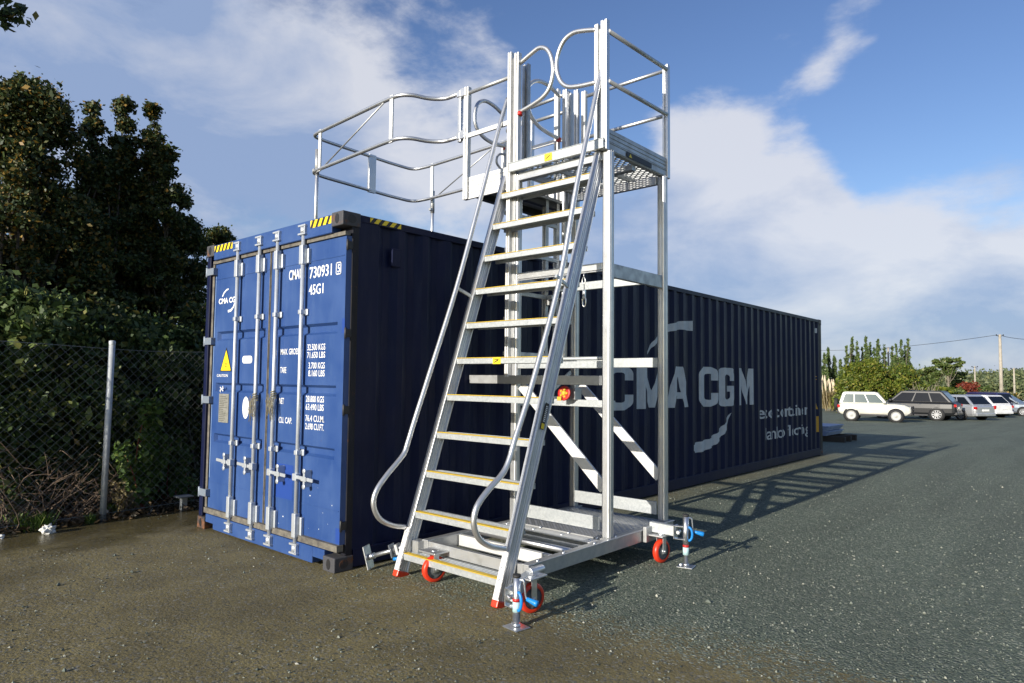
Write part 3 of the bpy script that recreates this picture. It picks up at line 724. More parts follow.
# ------------------------------------------------------------------ mobile stair platform
def platform():
    root = empty('access_platform', (1.04, 1.5, 0), 'aluminium mobile stair platform with a guard rail cage reaching over the container roof', 'access platform')
    XL, XR, YF, YB, ZT = .53, 1.53, 1.54, 2.45, .27
    DZ = 3.53
    def part(mb, name, m=ALU, bevel=.004, seg=2, parent=root): return mb.build(name, m, parent, bevel, seg)
    def channel(mb, x, y, z0, z1, w, d):           # slotted extrusion: two flanges and a recessed web
        mb.box(x-w/2, x-w*.12, y-d/2, y+d/2, z0, z1).box(x+w*.12, x+w/2, y-d/2, y+d/2, z0, z1).box(x-w*.12, x+w*.12, y-d/2+.012, y+d/2, z0, z1)
    # base frame
    for x, n in ((XL, 'side_rail'), (XR+.03, 'side_rail')):
        mb = MB().box(x-.025, x+.025, .48, YB+.09, ZT-.10, ZT).box(x-.033, x+.033, .47, YB+.10, ZT-.008, ZT+.003)
        part(mb, 'base_rail', ALU_D, .003)
    for y, m, h in ((.50, ALU_D, .08), (.83, WHITE_AL, .095), (1.20, ALU_D, .06), (1.44, WHITE_AL, .095), (2.49, ALU_D, .095)):
        part(MB().box(XL+.028, XR+.002, y-.02, y+.02, ZT-.006-h, ZT-.006), 'cross_rail', m, .003)
    part(MB().cyl((XL+.03, 1.08, ZT-.03), (XR, 1.08, ZT-.03), .024, 14), 'cross_tube', ALU, 0)
    # plates over the front bay
    part(MB().box(XL+.03, XR+.0, 1.30, 1.42, ZT-.004, ZT+.002), 'flat_strip', WHITE_AL, 0)
    # chequer plate deck
    dk = part(MB().box(XL+.028, XR+.002, 1.47, 2.46, ZT-.008, ZT+.004), 'chequer_plate', ALU_D, 0)
    mb = MB(); n = 0
    for i in range(27):
        for j in range(26):
            x = XL+.06+i*.0352; y = 1.49+j*.0368
            a = R(45 if (i+j) % 2 else -45)
            dx, dy = math.cos(a)*.015, math.sin(a)*.015
            px_, py_ = -math.sin(a)*.004, math.cos(a)*.004
            mb.add([(x-dx, y-dy, ZT+.0045), (x+px_, y+py_, ZT+.0045), (x+dx, y+dy, ZT+.0045), (x-px_, y-py_, ZT+.0045), (x, y, ZT+.0085)], [(0, 4, 1), (1, 4, 2), (2, 4, 3), (3, 4, 0)])
    mb.build('tread_lozenges', ALU, dk)
    for y, z0, z1, x0, x1 in ((1.475, .335, .445, XL+.05, XR-.04), (2.40, .33, .445, XL+.05, XR-.04)):
        o = part(MB().box(x0, x1, y-.012, y+.012, z0, z1), 'kick_plate', GALV, .003)
    mb = MB()
    for x in (.60, .9, 1.2, 1.48):
        for y in (1.36, 1.455): mb.lathe([(0, .012), (.009, .012), (.011, 0)], (x, y, ZT+.002), (0, 0, 1), 8)
    for y in (.6, .9, 1.3, 1.6): mb.lathe([(0, .012), (.009, .012), (.011, 0)], (XR+.035, y, ZT+.003), (0, 0, 1), 8)
    part(mb, 'bolts', ZINC, 0)
    # posts: rounded square tube with flutes
    def post(x, y, z0, z1, w=.075, m=ALU):
        mb = MB().box(x-w/2, x+w/2, y-w/2, y+w/2, z0, z1)
        o = mb.build('post', m, root, .014, 3)
        g = MB()
        for s in (-1, 1):
            for k in (-.5, .5):
                g.box(x+k*w*.42-.003, x+k*w*.42+.003, y+s*(w/2+.0005)-.0015, y+s*(w/2+.0005)+.0015, z0, z1)
                g.box(x+s*(w/2+.0005)-.0015, x+s*(w/2+.0005)+.0015, y+k*w*.42-.003, y+k*w*.42+.003, z0, z1)
        g.build('flute', ALU_D, o)
        return o
    post(XR, YF, ZT, 3.45); post(XR, YB, ZT, 3.45); post(XL, YF, ZT, 3.45, .07); post(XL, YB, ZT, 3.45, .07)
    # braces
    for y in (YF-.0, YB+.0):
        mb = MB().bar((XL+.07, y, 1.49), (XR-.035, y, .66), .022, .095, (0, 0, 1)); part(mb, 'diagonal_brace', WHITE_AL, .003)
    # horizontal beams
    part(MB().box(XL+.04, XR-.04, YF-.03, YF+.02, 2.455, 2.515).box(XL+.04, XR-.04, YF-.034, YF-.022, 2.44, 2.452), 'cross_beam', ALU, .004)
    part(MB().box(XL+.04, XR-.04, YB-.025, YB+.025, 2.45, 2.53), 'cross_beam', GALV, .004)
    part(MB().box(XL+.04, XR-.04, YF-.026, YF+.026, 1.64, 1.70).cyl((XL+.04, YF-.01, 1.722), (XR-.04, YF-.01, 1.722), .016, 12), 'cross_beam', GALV, .004)
    part(MB().box(XL+.04, XR-.04, YB-.026, YB+.026, 1.665, 1.755), 'cross_beam', GALV, .004)
    part(MB().box(.004, XR-.03, 1.462, 1.498, 1.50, 1.578), 'outrigger_beam', ALU_D, .003)
    part(MB().box(XR-.02, XR+.02, YF+.04, YB-.04, 2.395, 2.51), 'side_beam', ALU_D, .003)
    part(MB().box(XL-.012, XL+.012, YF+.04, YB-.04, 1.30, 1.38), 'side_beam', ALU_D, .003)
    mb = MB().bar((XL, 2.0, 1.38), (XL, 2.38, 1.62), .012, .04); part(mb, 'gusset_strut', GALV, .002)
    part(MB().box(XL-.02, XL+.02, YF+.04, YB-.04, 2.42, 2.48), 'side_beam', ALU_D, .003)
    # ---- stair
    def stile_pt(k, x, off=0.0): return Vector((x, .34+.1079*k, .148+.308*k))
    sd = Vector((0, .1079, .308)).normalized(); nrm = Vector((0, -sd.z, sd.y))
    for x in (.413, 1.458):
        k0, k1 = -.36, 10.98
        p = stile_pt(k0, x)+nrm*-.035; q = stile_pt(k1, x)+nrm*-.035
        mb = MB().bar(p, q, .030, .108, nrm)
        for o_ in (-.047, .047): mb.bar(p+nrm*o_, q+nrm*o_, .052, .014, nrm)
        for o_ in (-.022, .0, .022): mb.bar(p+nrm*o_, q+nrm*o_, .038, .006, nrm)
        st = part(mb, 'stair_stile', ALU, .003)
        b0 = stile_pt(-.36, x)+nrm*-.035
        MB().bar(b0-sd*.035, b0+sd*.012, .060, .118, nrm).build('rubber_foot', ORG, st, .008, 2)
        # bright capping on lower end with rivets
        mb = MB().bar(b0+sd*.012+nrm*.0575, b0+sd*.34+nrm*.0575, .050, .004, nrm); mb.build('end_strap', WHITE_AL, st, .001)
        mb = MB()
        for s_ in (.06, .14, .22, .30): mb.lathe([(0, .005), (.007, .005), (.009, 0)], b0+sd*s_+nrm*.0595, nrm, 8)
        mb.build('rivets', ZINC, st)
        if x > 1:
            a = b0+sd*1.22+Vector((.0275, 0, 0)); q = MB().bar(a, a+sd*.20, .002, .04, nrm); lb = q.build('stile_label', BLKP, st)
            mb = MB(); 
            mb.bar(a+sd*.005+Vector((.0015, 0, 0)), a+sd*.045+Vector((.0015, 0, 0)), .002, .032, nrm); mb.build('label_print', YEL_S, lb)
            mb = MB()
            for i in range(9): mb.bar(a+sd*(.06+i*.014)+Vector((.0015, 0, 0)), a+sd*(.067+i*.014)+Vector((.0015, 0, 0)), .002, .020, nrm)
            mb.build('label_print', WHT_P, lb)
    for k in range(11):
        z = .148+.308*k; y = .34+.1079*k
        mb = MB().box(.430, 1.441, y-.003, y+.022, z-.021, z+.024)
        mb.box(.430, 1.441, y+.022, y+.165, z+.006, z+.022).box(.430, 1.441, y+.150, y+.168, z-.02, z+.0225)
        for j in range(4): mb.box(.431, 1.440, y+.045+j*.027, y+.052+j*.027, z+.022, z+.026)
        t = part(mb, 'tread', GALV, .002)
        MB().box(.436, 1.436, y-.004, y+.042, z+.0265, z+.031).build('nosing', YEL, t, .001)
        if k == 5:
            MB().box(.86, .945, y-.0072, y-.0042, z-.024, z+.026).build('tread_sticker', YEL_S, t)
            MB().bar((.878, y-.0085, z-.012), (.926, y-.0085, z+.010), .002, .008).box(.878, .926, y-.0095, y-.0075, z+.008, z+.014).build('sticker_mark', BLKP, t)
    # ---- handrails
    for x, pts in ((.385, [(1.548, 4.216), (1.427, 3.889), (1.173, 3.107), (.902, 2.307), (.608, 1.56), (.457, 1.18), (.40, 1.03), (.351, .93), (.196, .79), (.098, .68), (.075, .578), (.13, .47), (.25, .40), (.385, .365)]),
                   (1.475, [(1.535, 4.216), (1.38, 3.75), (1.165, 3.08), (.952, 2.30), (.63, 1.50), (.45, 1.12), (.40, 1.0), (.33, .90), (.17, .79), (.075, .70), (.052, .60), (.10, .50), (.21, .43), (.36, .385)])):
        hr = part(MB().tube(spline([(x, a, b) for a, b in pts], 6), .0205, 14), 'handrail', ALU, 0)
        k = 6.9
        a = stile_pt(k, x)
        MB().bar((x, .905, 2.33), (x+(.028 if x < 1 else -.012), a.y+.02, a.z-.02), .022, .028).build('handrail_bracket', GALV, hr, .003)
    # ---- upper deck: X .50..1.52, Y 1.44..2.57
    dx0, dx1, dy0, dy1 = .50, 1.54, 1.44, 2.57
    dk = part(MB().box(dx0, dx1, dy0, dy0+.03, 3.452, 3.532).box(dx0, dx1, dy0-.004, dy0+.07, 3.530, 3.538), 'deck_nosing', GALV, .003)
    mb = MB()
    for i in range(12): mb.lathe([(0, .012), (.008, .012), (.010, 0)], (dx0+.05+i*.085, dy0+.03, 3.538), (0, 0, 1), 8)
    mb.build('bolts', ZINC, dk)
    MB().box(.93, 1.01, dy0-.007, dy0-.004, 3.462, 3.525).build('deck_sticker', YEL_S, dk)
    MB().bar((.945, dy0-.0085, 3.48), (.99, dy0-.0085, 3.505), .002, .008).build('sticker_mark', BLKP, dk)
    part(MB().box(dx1-.045, dx1, dy0+.032, dy1, 3.452, 3.530).box(dx1-.002, dx1+.006, dy0, dy1, 3.458, 3.464).box(dx1-.002, dx1+.006, dy0, dy1, 3.515, 3.521), 'deck_side_beam', ALU_D, .003)
    part(MB().box(dx0, dx0+.045, dy0+.032, dy1, 3.452, 3.530), 'deck_side_beam', ALU_D, .003)
    part(MB().box(dx0+.047, dx1-.047, dy1-.04, dy1, 3.452, 3.530), 'deck_rear_beam', ALU_D, .003)
    part(MB().box(XL+.04, XR-.04, YF-.03, YF+.03, 3.375, 3.448).box(XL+.04, XR-.04, YF-.05, YF-.034, 3.37, 3.384), 'deck_support', ALU, .003)
    part(MB().box(XL+.04, XR-.04, YB-.05, YB-.01, 3.37, 3.448), 'deck_support', ALU, .003)
    part(MB().box(XL+.03, XR-.03, 1.96, 2.02, 3.40, 3.452), 'deck_support', ALU_D, .003)
    # black label on the side beam
    lb = MB().box(dx1+.0062, dx1+.0085, 1.80, 2.22, 3.466, 3.512).build('beam_label', BLKP, dk)
    mb = MB(); mb.add([(dx1+.0098, 1.83, 3.472), (dx1+.0098, 1.88, 3.472), (dx1+.0098, 1.855, 3.506)], [(0, 1, 2)]); mb.build('label_triangle', YEL_S, lb)
    # expanded mesh floor: lattice of crossed strips
    mb = MB(); pitch = .072; a0, a1, b0, b1 = dx0+.046, dx1-.046, dy0+.031, dy1-.041
    for s_ in (-1, 1):
        c = -3.0
        while c < 5:
            # line x + s*y = c  clipped to the rectangle
            P = []
            for x in (a0, a1):
                y = (c-x)*s_
                if b0 <= y <= b1: P.append((x, y))
            for y in (b0, b1):
                x = c-s_*y
                if a0 < x < a1: P.append((x, y))
            if len(P) >= 2 and (Vector(P[0])-Vector(P[1])).length > .03:
                z = 3.508+(.004 if s_ > 0 else 0)
                mb.bar((*P[0], z), (*P[1], z), .016, .004)
            c += pitch
    mb.build('mesh_floor', GALV, dk)
    for xx in (.84, 1.18): part(MB().box(xx-.012, xx+.012, dy0+.034, dy1-.042, 3.46, 3.502), 'floor_bearer', GALV, 0)
    # toe boards
    part(MB().box(dx1-.022, dx1-.004, dy0+.10, dy1-.02, 3.534, 3.64).box(dx1-.004, dx1+.001, dy0+.10, dy1-.02, 3.565, 3.572).box(dx1-.004, dx1+.001, dy0+.10, dy1-.02, 3.60, 3.607), 'toe_board', ALU_D, .002)
    part(MB().box(dx0+.1, dx1-.03, dy1-.02, dy1-.004, 3.534, 3.64), 'toe_board', ALU_D, .002)
    # upper posts
    mb = MB(); channel(mb, 1.518, 1.50, 3.45, 4.56, .062, .05); part(mb, 'guard_post', ALU, .003)
    mb = MB(); mb.box(1.425, 1.462, 1.475, 1.525, 3.54, 4.545); part(mb, 'guard_post', WHITE_AL, .004)
    part(MB().box(1.463, 1.486, 1.492, 1.52, 3.54, 4.50), 'guard_post_web', ALU_D, .002)
    mb = MB(); channel(mb, 1.525, 2.535, 3.45, 4.55, .055, .05); part(mb, 'guard_post', ALU, .003)
    def rail(a, b, m=ALU, r=.0185, name='guard_rail'): return part(MB().cyl(a, b, r, 12), name, m, 0)
    rail((1.54, 1.52, 4.47), (1.54, 2.52, 4.50), ALU_D); rail((1.54, 1.52, 4.04), (1.54, 2.52, 4.06), ALU_D)
    rail((.60, 2.53, 4.50), (1.51, 2.53, 4.50)); rail((.60, 2.53, 4.06), (1.51, 2.53, 4.06))
    # left front mast pair and carriage channels
    mb = MB(); channel(mb, .487, 1.475, 1.56, 4.60, .042, .05); part(mb, 'mast_channel', WHITE_AL, .003)
    mb = MB().box(.509, .545, 1.49, 1.52, 1.70, 4.55); part(mb, 'mast_web', ALU_D, .002)
    mb = MB(); channel(mb, .573, 1.475, 3.54, 4.57, .050, .05); part(mb, 'mast_channel', WHITE_AL, .003)
    mb = MB().box(.50, .535, 1.62, 1.66, 3.54, 4.53).box(.555, .575, 1.62, 1.66, 3.54, 4.53).box(.535, .555, 1.645, 1.66, 3.54, 4.48); part(mb, 'mast_channel', ALU_D, .003)
    for i, (x, y, z0, z1, m) in enumerate(((.40, 2.30, 1.75, 4.55, WHITE_AL), (.46, 2.36, 1.75, 4.55, ALU), (.44, 2.47, 3.3, 4.55, WHITE_AL), (.53, 2.46, 3.45, 4.56, ALU), (.60, 2.50, 3.45, 4.54, WHITE_AL), (.40, 2.12, 1.75, 3.4, ALU_D))):
        mb = MB(); channel(mb, x, y, z0, z1, .05, .045); part(mb, 'mast_channel', m, .003)
    for z in (1.78, 2.10, 2.36, 2.75, 3.10):
        part(MB().box(.40, .43, 1.50, 2.30, z-.02, z+.02), 'carriage_bar', GALV if z > 2.2 else ALU_D, .003)
    part(MB().box(.41, .50, 2.10, 2.16, 2.28, 2.38).cyl((.46, 2.10, 2.33), (.62, 2.10, 2.33), .012, 10).cyl((.62, 2.10, 2.05), (.62, 2.10, 2.35), .006, 8), 'carriage_lock', ALU_D, .004)
    # winch hand wheel
    wc = Vector((1.040, 1.60, 1.425))
    w = part(MB().lathe([(.0, -.012), (.025, -.014), (.048, -.018), (.063, -.010), (.066, 0), (.063, .010), (.045, .004), (0, .004)], wc, (0, -1, .15), 28), 'hand_wheel', REDP, 0)
    mb = MB()
    for k in range(5):
        a = k*6.283/5; mb.lathe([(0, .016), (.009, .016), (.012, .0)], wc+Vector((.032*math.cos(a)-.0, -.004, .032*math.sin(a))), (0, -1, 0), 10)
    mb.box(wc.x-.055, wc.x-.01, wc.y-.035, wc.y-.022, wc.z-.065, wc.z-.030).lathe([(0, .02), (.018, .02), (.024, .004)], wc, (0, -1, 0), 14)
    mb.build('yellow_grip', mat('dull_yellow_knob', (.55, .36, .03), .6), w, .003)
    MB().cyl(wc+Vector((0, 0, 0)), (1.055, 1.72, 1.42), .016, 10).box(1.0, 1.11, 1.66, 1.76, 1.37, 1.47).build('winch_box', ALU_D, w, .003)
    part(MB().box(.72, 1.48, 1.70, 1.73, 1.31, 1.37), 'winch_bar', GALV, .003)
    # lanyard with a snap hook
    mb = MB().cyl((1.312, YF-.04, 2.44), (1.312, YF-.04, 2.40), .004, 6)
    mb.tube([(1.312+.016*math.cos(t), YF-.04, 2.375+.03*math.sin(t)) for t in np.linspace(0, 6.283, 14, endpoint=False)], .0045, 6, closed=True)
    sh = part(mb, 'lanyard', ZINC, 0)
    mb = MB().tube([(1.318, YF-.04, 2.30), (1.318, YF-.042, 2.25)], .011, 8).tube([(1.318+.017*math.cos(t), YF-.042, 2.20+.045*math.sin(t)) for t in np.linspace(0, 6.283, 14, endpoint=False)], .006, 6, closed=True).box(1.306, 1.330, YF-.050, YF-.034, 2.225, 2.30)
    mb.build('snap_hook', ZINC, sh)
    MB().cyl((1.316, YF-.04, 2.345), (1.318, YF-.04, 2.30), .0035, 6).build('cord', BLKP, sh)
    # self closing loop gates at the stair head
    def loop(pts, hinge, name='gate_loop'):
        g = part(MB().tube(spline(pts, 5), .0195, 14), name, ALU, 0)
        hc = MB()
        for p in hinge: hc.cyl((p[0], p[1], p[2]-.03), (p[0], p[1], p[2]+.005), .026, 12)
        hc.build('hinge_cap', REDP, g)
        return g
    loop([(x, 1.485, z) for x, z in ((.60, 4.475), (.72, 4.52), (.82, 4.545), (.91, 4.50), (.965, 4.39), (.975, 4.25), (.935, 4.135), (.86, 4.075), (.75, 4.04), (.60, 4.01))], [(.60, 1.475, 4.0)])
    loop([(x, 1.485, z) for x, z in ((1.44, 4.50), (1.32, 4.535), (1.20, 4.555), (1.10, 4.52), (1.035, 4.42), (1.02, 4.30), (1.055, 4.18), (1.13, 4.10), (1.25, 4.065), (1.44, 4.045))], [])
    # ---- bridge to the container roof: X -.13 .. .47
    br = part(MB().box(-.05, .455, 1.475, 1.495, 3.30, 3.52).box(-.05, .455, 1.470, 1.475, 3.36, 3.372).box(-.05, .455, 1.470, 1.475, 3.42, 3.432).box(-.05, .455, 1.470, 1.475, 3.475, 3.487).box(-.05, .455, 1.468, 1.475, 3.30, 3.315), 'bridge_side_beam', WHITE_AL, .002)
    part(MB().box(-.09, .45, 2.44, 2.46, 3.30, 3.52), 'bridge_side_beam', WHITE_AL, .002)
    part(MB().box(-.09, .45, 1.50, 2.43, 3.345, 3.375), 'bridge_deck', ALU_D, .002)
    part(MB().box(.05, .11, 1.50, 2.43, 3.28, 3.344).box(.36, .42, 1.50, 2.43, 3.28, 3.344), 'bridge_bearer', BLKP, .002)
    for y in (1.475, 2.46):
        mb = MB(); channel(mb, -.085, y, 3.30, 4.43, .058, .05); part(mb, 'bridge_post', WHITE_AL if y < 2 else ALU, .003)
    for y, m in ((1.475, ALU_D), (2.46, ALU_D)):
        rail((-.10, y, 4.37), (.46, y, 4.37), m)
        part(MB().box(-.10, .46, y-.012, y+.012, 3.915, 3.96), 'guard_rail', WHITE_AL if y < 2 else ALU_D, .003)
    rail((-.12, 2.46, 4.54), (.44, 2.46, 4.56), ALU_D); part(MB().box(-.1, .44, 2.45, 2.47, 4.06, 4.10), 'guard_rail', WHITE_AL, .002)
    part(MB().box(-.145, -.105, 2.07, 2.11, 3.37, 4.05), 'gate_post', WHITE_AL, .003)
    loop([(-.13, y, z) for y, z in ((2.063, 4.34), (1.9, 4.395), (1.76, 4.40), (1.66, 4.33), (1.625, 4.2), (1.65, 4.09), (1.75, 4.02), (1.9, 3.995), (2.09, 4.01))], [(-.13, 2.09, 4.0)])
    loop([(.45, y, z) for y, z in ((2.27, 4.46), (2.08, 4.51), (1.90, 4.49), (1.78, 4.40), (1.75, 4.27), (1.80, 4.13), (1.92, 4.05), (2.08, 4.02), (2.25, 4.01))], [(.45, 2.26, 4.01)])
    part(MB().tube(fillet([(-.12, 2.08, 3.92), (-.12, 1.97, 3.90), (-.12, 1.93, 3.80), (-.12, 2.02, 3.74), (-.12, 2.08, 3.76)], .07, 6), .0125, 10), 'grab_handle', ALU_D, 0)
    # ---- cage over the roof
    plan = [(-.16, 1.475), (-.41, 1.47), (-.53, 1.36), (-.59, 1.18), (-.70, 1.10), (-.95, 1.10), (-2.18, 1.16), (-2.40, 1.18), (-2.43, 1.42), (-2.48, 2.40), (-2.47, 2.80), (-2.20, 2.83), (-.95, 2.80), (-.68, 2.78), (-.58, 2.68), (-.50, 2.52), (-.40, 2.46), (-.16, 2.46)]
    rad = [0, .10, .10, .10, .10, .1, .05, .16, .05, .1, .26, .1, .1, .10, .10, .1, .1, 0]
    for z in (4.40, 3.955):
        part(MB().tube(fillet([(x, y, z) for x, y in plan], rad, 8), .0205, 12), 'cage_rail', ALU, 0)
    for x, y, wx, wy in ((-.80, 1.095, .05, .018), (-2.20, 1.162, .05, .018), (-2.465, 2.10, .035, .11), (-2.12, 2.83, .05, .02), (-.80, 2.795, .05, .018)):
        part(MB().box(x-wx/2, x+wx/2, y-wy/2, y+wy/2, 3.93, 4.425), 'cage_plate', WHITE_AL if wy < .05 else ALU, .002)
    for x, y, x2, y2 in ((-.92, 1.10, -2.1, 1.155), (-.95, 2.80, -2.0, 2.825)):
        part(MB().cyl((x, y, 4.39), (x2, y2, 3.965), .008, 8), 'cage_brace', ALU_D, 0)
    for y in (1.475, 2.46):
        mb = MB().box(-.205, -.165, y-.02, y+.02, 3.90, 4.43)
        for z in (4.385, 3.955): mb.box(-.164, -.085, y-.034, y+.030, z-.040, z+.045); mb.box(-.215, -.165, y-.030, y+.026, z-.03, z+.03)
        part(mb, 'cage_hinge', ALU, .004)
    for x, y, zt in ((-2.31, 1.20, 4.22), (-2.14, 2.865, 4.06)):
        s_ = part(MB().cyl((x, y, 2.92), (x, y, zt), .022, 12), 'stanchion', ALU, 0)
        MB().cyl((x, y, zt-.30), (x, y, zt-.0), .027, 12).box(x-.02, x+.02, y-.05, y+.02, zt-.27, zt-.24).build('stanchion_clamp', ALU_D, s_)
        MB().box(x-.06, x+.06, y-.06, y+.06, H_-.012, H_+.024).build('roof_pad', BLK, s_, .006)
    # ---- casters
    def caster(x, y, ztop, yaw, r=.098):
        ax = Vector((math.cos(yaw), math.sin(yaw), 0)); c = Vector((x, y, r+.002)); fw = Vector((-ax.y, ax.x, 0))
        fk = MB()
        for s_ in (-1, 1):
            fk.bar(c+ax*s_*.033+Vector((0, 0, -.02)), c+ax*s_*.033+Vector((0, 0, r+.028)), .044, .005, ax)
        fk.bar(c+Vector((0, 0, r+.025))-ax*.036, c+Vector((0, 0, r+.025))+ax*.036, .07, .008)
        fk.cyl(c+Vector((0, 0, r+.028)), Vector((x, y, ztop)), .03, 14)
        fk.cyl(c-ax*.045, c+ax*.045, .010, 10)
        cs = part(fk, 'caster', ZINC, .002)
        ty = [(.070, -.024), (r-.010, -.024), (r, -.014), (r, .014), (r-.010, .024), (.070, .024)]
        w_ = MB().lathe(ty, c, ax, 36).build('tyre', ORG, cs)
        MB().lathe([(.016, -.025), (.03, -.020), (.055, -.010), (.071, -.021), (.071, .021), (.055, .010), (.03, .020), (.016, .025)], c, ax, 30).build('wheel_hub', HUB, cs)
        MB().lathe([(0, .034), (.016, .034), (.018, .02)], c, ax, 14).lathe([(0, .034), (.016, .034), (.018, .02)], c, -ax, 14).build('axle_cap', ZINC, cs)
        return cs
    caster(1.690, .385, .245, R(-14)); caster(1.71, 2.09, .245, R(-8)); caster(.72, .40, .24, R(-14)); caster(.70, 2.2, .24, R(-5))
    part(MB().box(1.595, 1.735, .32, .50, .224, .236).cyl((1.640, .42, .245), (1.640, .56, .245), .030, 14), 'caster_bracket', ALU, .003)
    part(MB().box(1.595, 1.76, 2.02, 2.20, .222, .236).box(1.595, 1.63, 1.98, 2.22, .17, .30), 'caster_bracket', ALU_D, .006)
    part(MB().box(.62, .80, .33, .50, .222, .236), 'caster_bracket', ALU, .003)
    # ---- screw jacks
    def jack(bx, by, top, label=None, yaw=0.0, base=(1.59, .45)):
        c, s_ = math.cos(yaw), math.sin(yaw)
        T = lambda x, y, z: (bx+x*c-y*s_, by+x*s_+y*c, z)
        j = part(MB().cyl(T(0, 0, .008), T(0, 0, top-.10), .017, 14).cyl(T(0, 0, top-.27), T(0, 0, top), .024, 16).cyl(T(0, 0, .012), T(0, 0, .03), .026, 14), 'stabiliser_jack', ZINC, 0)
        if label: j['label'] = label
        MB().bar(T(-.065, 0, .006), T(.065, 0, .006), .12, .008).bar(T(-.055, .02, .014), T(-.04, .02, .014), .03, .01).build('foot_plate', ZINC, j, .002)
        MB().cyl(T(0, 0, top-.004), T(0, 0, top+.012), .026, 16).build('jack_cap', BLK, j)
        MB().cyl(T(0, 0, .10), T(0, 0, .165), .0255, 16).build('jack_sticker', mat('pale_blue_sticker', (.42, .60, .62), .5), j)
        MB().cyl(T(0, 0, .163), T(0, 0, .182), .0258, 16).build('jack_sticker_band', REDP, j)
        # bracket to the frame with its shackle plates
        b = MB(); z = top-.14
        b.bar(T(-.09, .01, z-.06), T(-.09, .01, z+.055), .07, .008, (1, 0, 0)).bar(T(-.09, .0, z+.05), T(0, 0, z+.05), .05, .006).bar(T(-.09, .0, z-.055), T(0, 0, z-.055), .05, .006)
        b.cyl(T(-.06, -.03, z), T(-.06, .03, z), .016, 12)
        b.build('jack_bracket', ZINC, j, .002)
        MB().bar(T(-.085, .02, z), (base[0], base[1], z+.01 if z > .2 else .22), .05, .085).build('jack_arm', GALV, j, .004)
        # crank
        MB().tube(fillet([T(0, 0, top-.02), T(.045, .02, top-.015), T(.052, .03, top-.13), T(.085, .045, top-.145)], .02, 4), .006, 8).build('crank', ZINC, j)
        MB().lathe([(0, 0), (.012, 0), (.014, .02), (.019, .06), (.02, .075), (.012, .08), (0, .08)], T(.062, .03, top-.13), Vector(T(1, .35, -.25))-Vector(T(0, 0, 0)), 14).build('crank_grip', BLU, j)
        mb = MB().tube([T(.026+.030*math.sin(t), -.01, top-.145-.055*math.cos(t)) for t in np.linspace(0, math.pi, 12)], .010, 10)
        mb.build('pin_handle', BLU, j)
        return j
    jack(1.797, .113, .315, yaw=R(-8), base=(1.60, .52)); jack(1.925, 2.115, .42, 'taller screw jack at the rear corner', yaw=R(12), base=(1.60, 2.10))
    # folded jack pointing at the container
    j = part(MB().cyl((.075, .275, .095), (.40, .44, .215), .018, 12).cyl((.25, .364, .16), (.42, .45, .222), .025, 14).cyl((.075, .275, .095), (.12, .298, .112), .024, 12), 'stabiliser_jack', ZINC, 0)
    j['label'] = 'jack swung up flat with its foot plate facing the container'
    MB().bar((.095, .285, .004), (.050, .262, .185), .115, .009, (.87, .45, .2)).build('foot_plate', ZINC, j, .002)
    MB().bar((.255, .366, .160), (.263, .370, .163), .10, .11).bar((.29, .384, .173), (.315, .396, .182), .075, .085).box(.33, .505, .42, .50, .17, .265).build('jack_bracket', ALU_D, j, .006)
    MB().cyl((.30, .35, .105), (.345, .36, .115), .014, 10).build('pin_handle', BLU, j)
    MB().bar((.60, .52, .20), (.76, .50, .215), .02, .03).cyl((.66, .51, .19), (.66, .51, .25), .012, 8).build('latch', GALV, j, .002)
platform()

# ------------------------------------------------------------------ vegetation
BARK = mat('bark', (.06, .045, .032), .9, 0, col2=(.12, .10, .08), vscale=12, bump=.4)
TWIG = mat('dry_twigs', (.10, .062, .038), .9, 0, col2=(.19, .14, .10), vscale=9)
def leafmat(name, stops, trans=.25, rough=.5):
    m = mat(name, (.05, .07, .02), rough, island=stops, spec=.35)
    nt = m.node_tree; N = nt.nodes; L = nt.links; b = N['Principled BSDF']
    tl = N.new('ShaderNodeBsdfTranslucent'); mx = N.new('ShaderNodeMixShader'); mx.inputs[0].default_value = trans
    L.new(b.inputs['Base Color'].links[0].from_socket, tl.inputs['Color'])
    out = [n for n in N if n.type == 'OUTPUT_MATERIAL'][0]
    L.new(b.outputs[0], mx.inputs[1]); L.new(tl.outputs[0], mx.inputs[2]); L.new(mx.outputs[0], out.inputs[0])
    return m
LDARK = leafmat('dark_evergreen_leaves', [(0, (.020, .038, .012)), (.5, (.046, .072, .022)), (.82, (.085, .105, .030)), (.95, (.17, .145, .035)), (1, (.22, .13, .03))], .3)
LMID = leafmat('olive_hedge_leaves', [(0, (.030, .056, .015)), (.5, (.068, .11, .030)), (.85, (.13, .17, .045)), (1, (.28, .26, .08))], .2)
LAUT = leafmat('dark_leaves_with_bronze', [(0, (.020, .038, .012)), (.6, (.048, .070, .020)), (.82, (.11, .11, .028)), (.95, (.23, .13, .024)), (1, (.30, .19, .03))], .2)
LFRESH = leafmat('fresh_green_leaves', [(0, (.05, .10, .022)), (.6, (.10, .18, .035)), (1, (.22, .28, .08))], .3)
LYEL = leafmat('yellow_green_leaves', [(0, (.05, .085, .012)), (.5, (.11, .15, .02)), (.85, (.20, .22, .03)), (1, (.26, .22, .05))], .3)
LCON = leafmat('conifer_green', [(0, (.04, .07, .025)), (.6, (.085, .135, .04)), (1, (.15, .18, .06))], .15)
LPINE = leafmat('pine_green', [(0, (.035, .06, .018)), (.6, (.08, .12, .03)), (1, (.15, .17, .05))], .15)
LWOOD = leafmat('far_wood_hazed', [(0, (.06, .085, .04)), (.6, (.11, .14, .065)), (1, (.19, .20, .09))], .15)  # distance haze is put into the leaf colour, paler than the nearer greens
LRED = leafmat('red_leaves', [(0, (.10, .018, .012)), (.6, (.20, .035, .022)), (1, (.28, .09, .04))], .2)
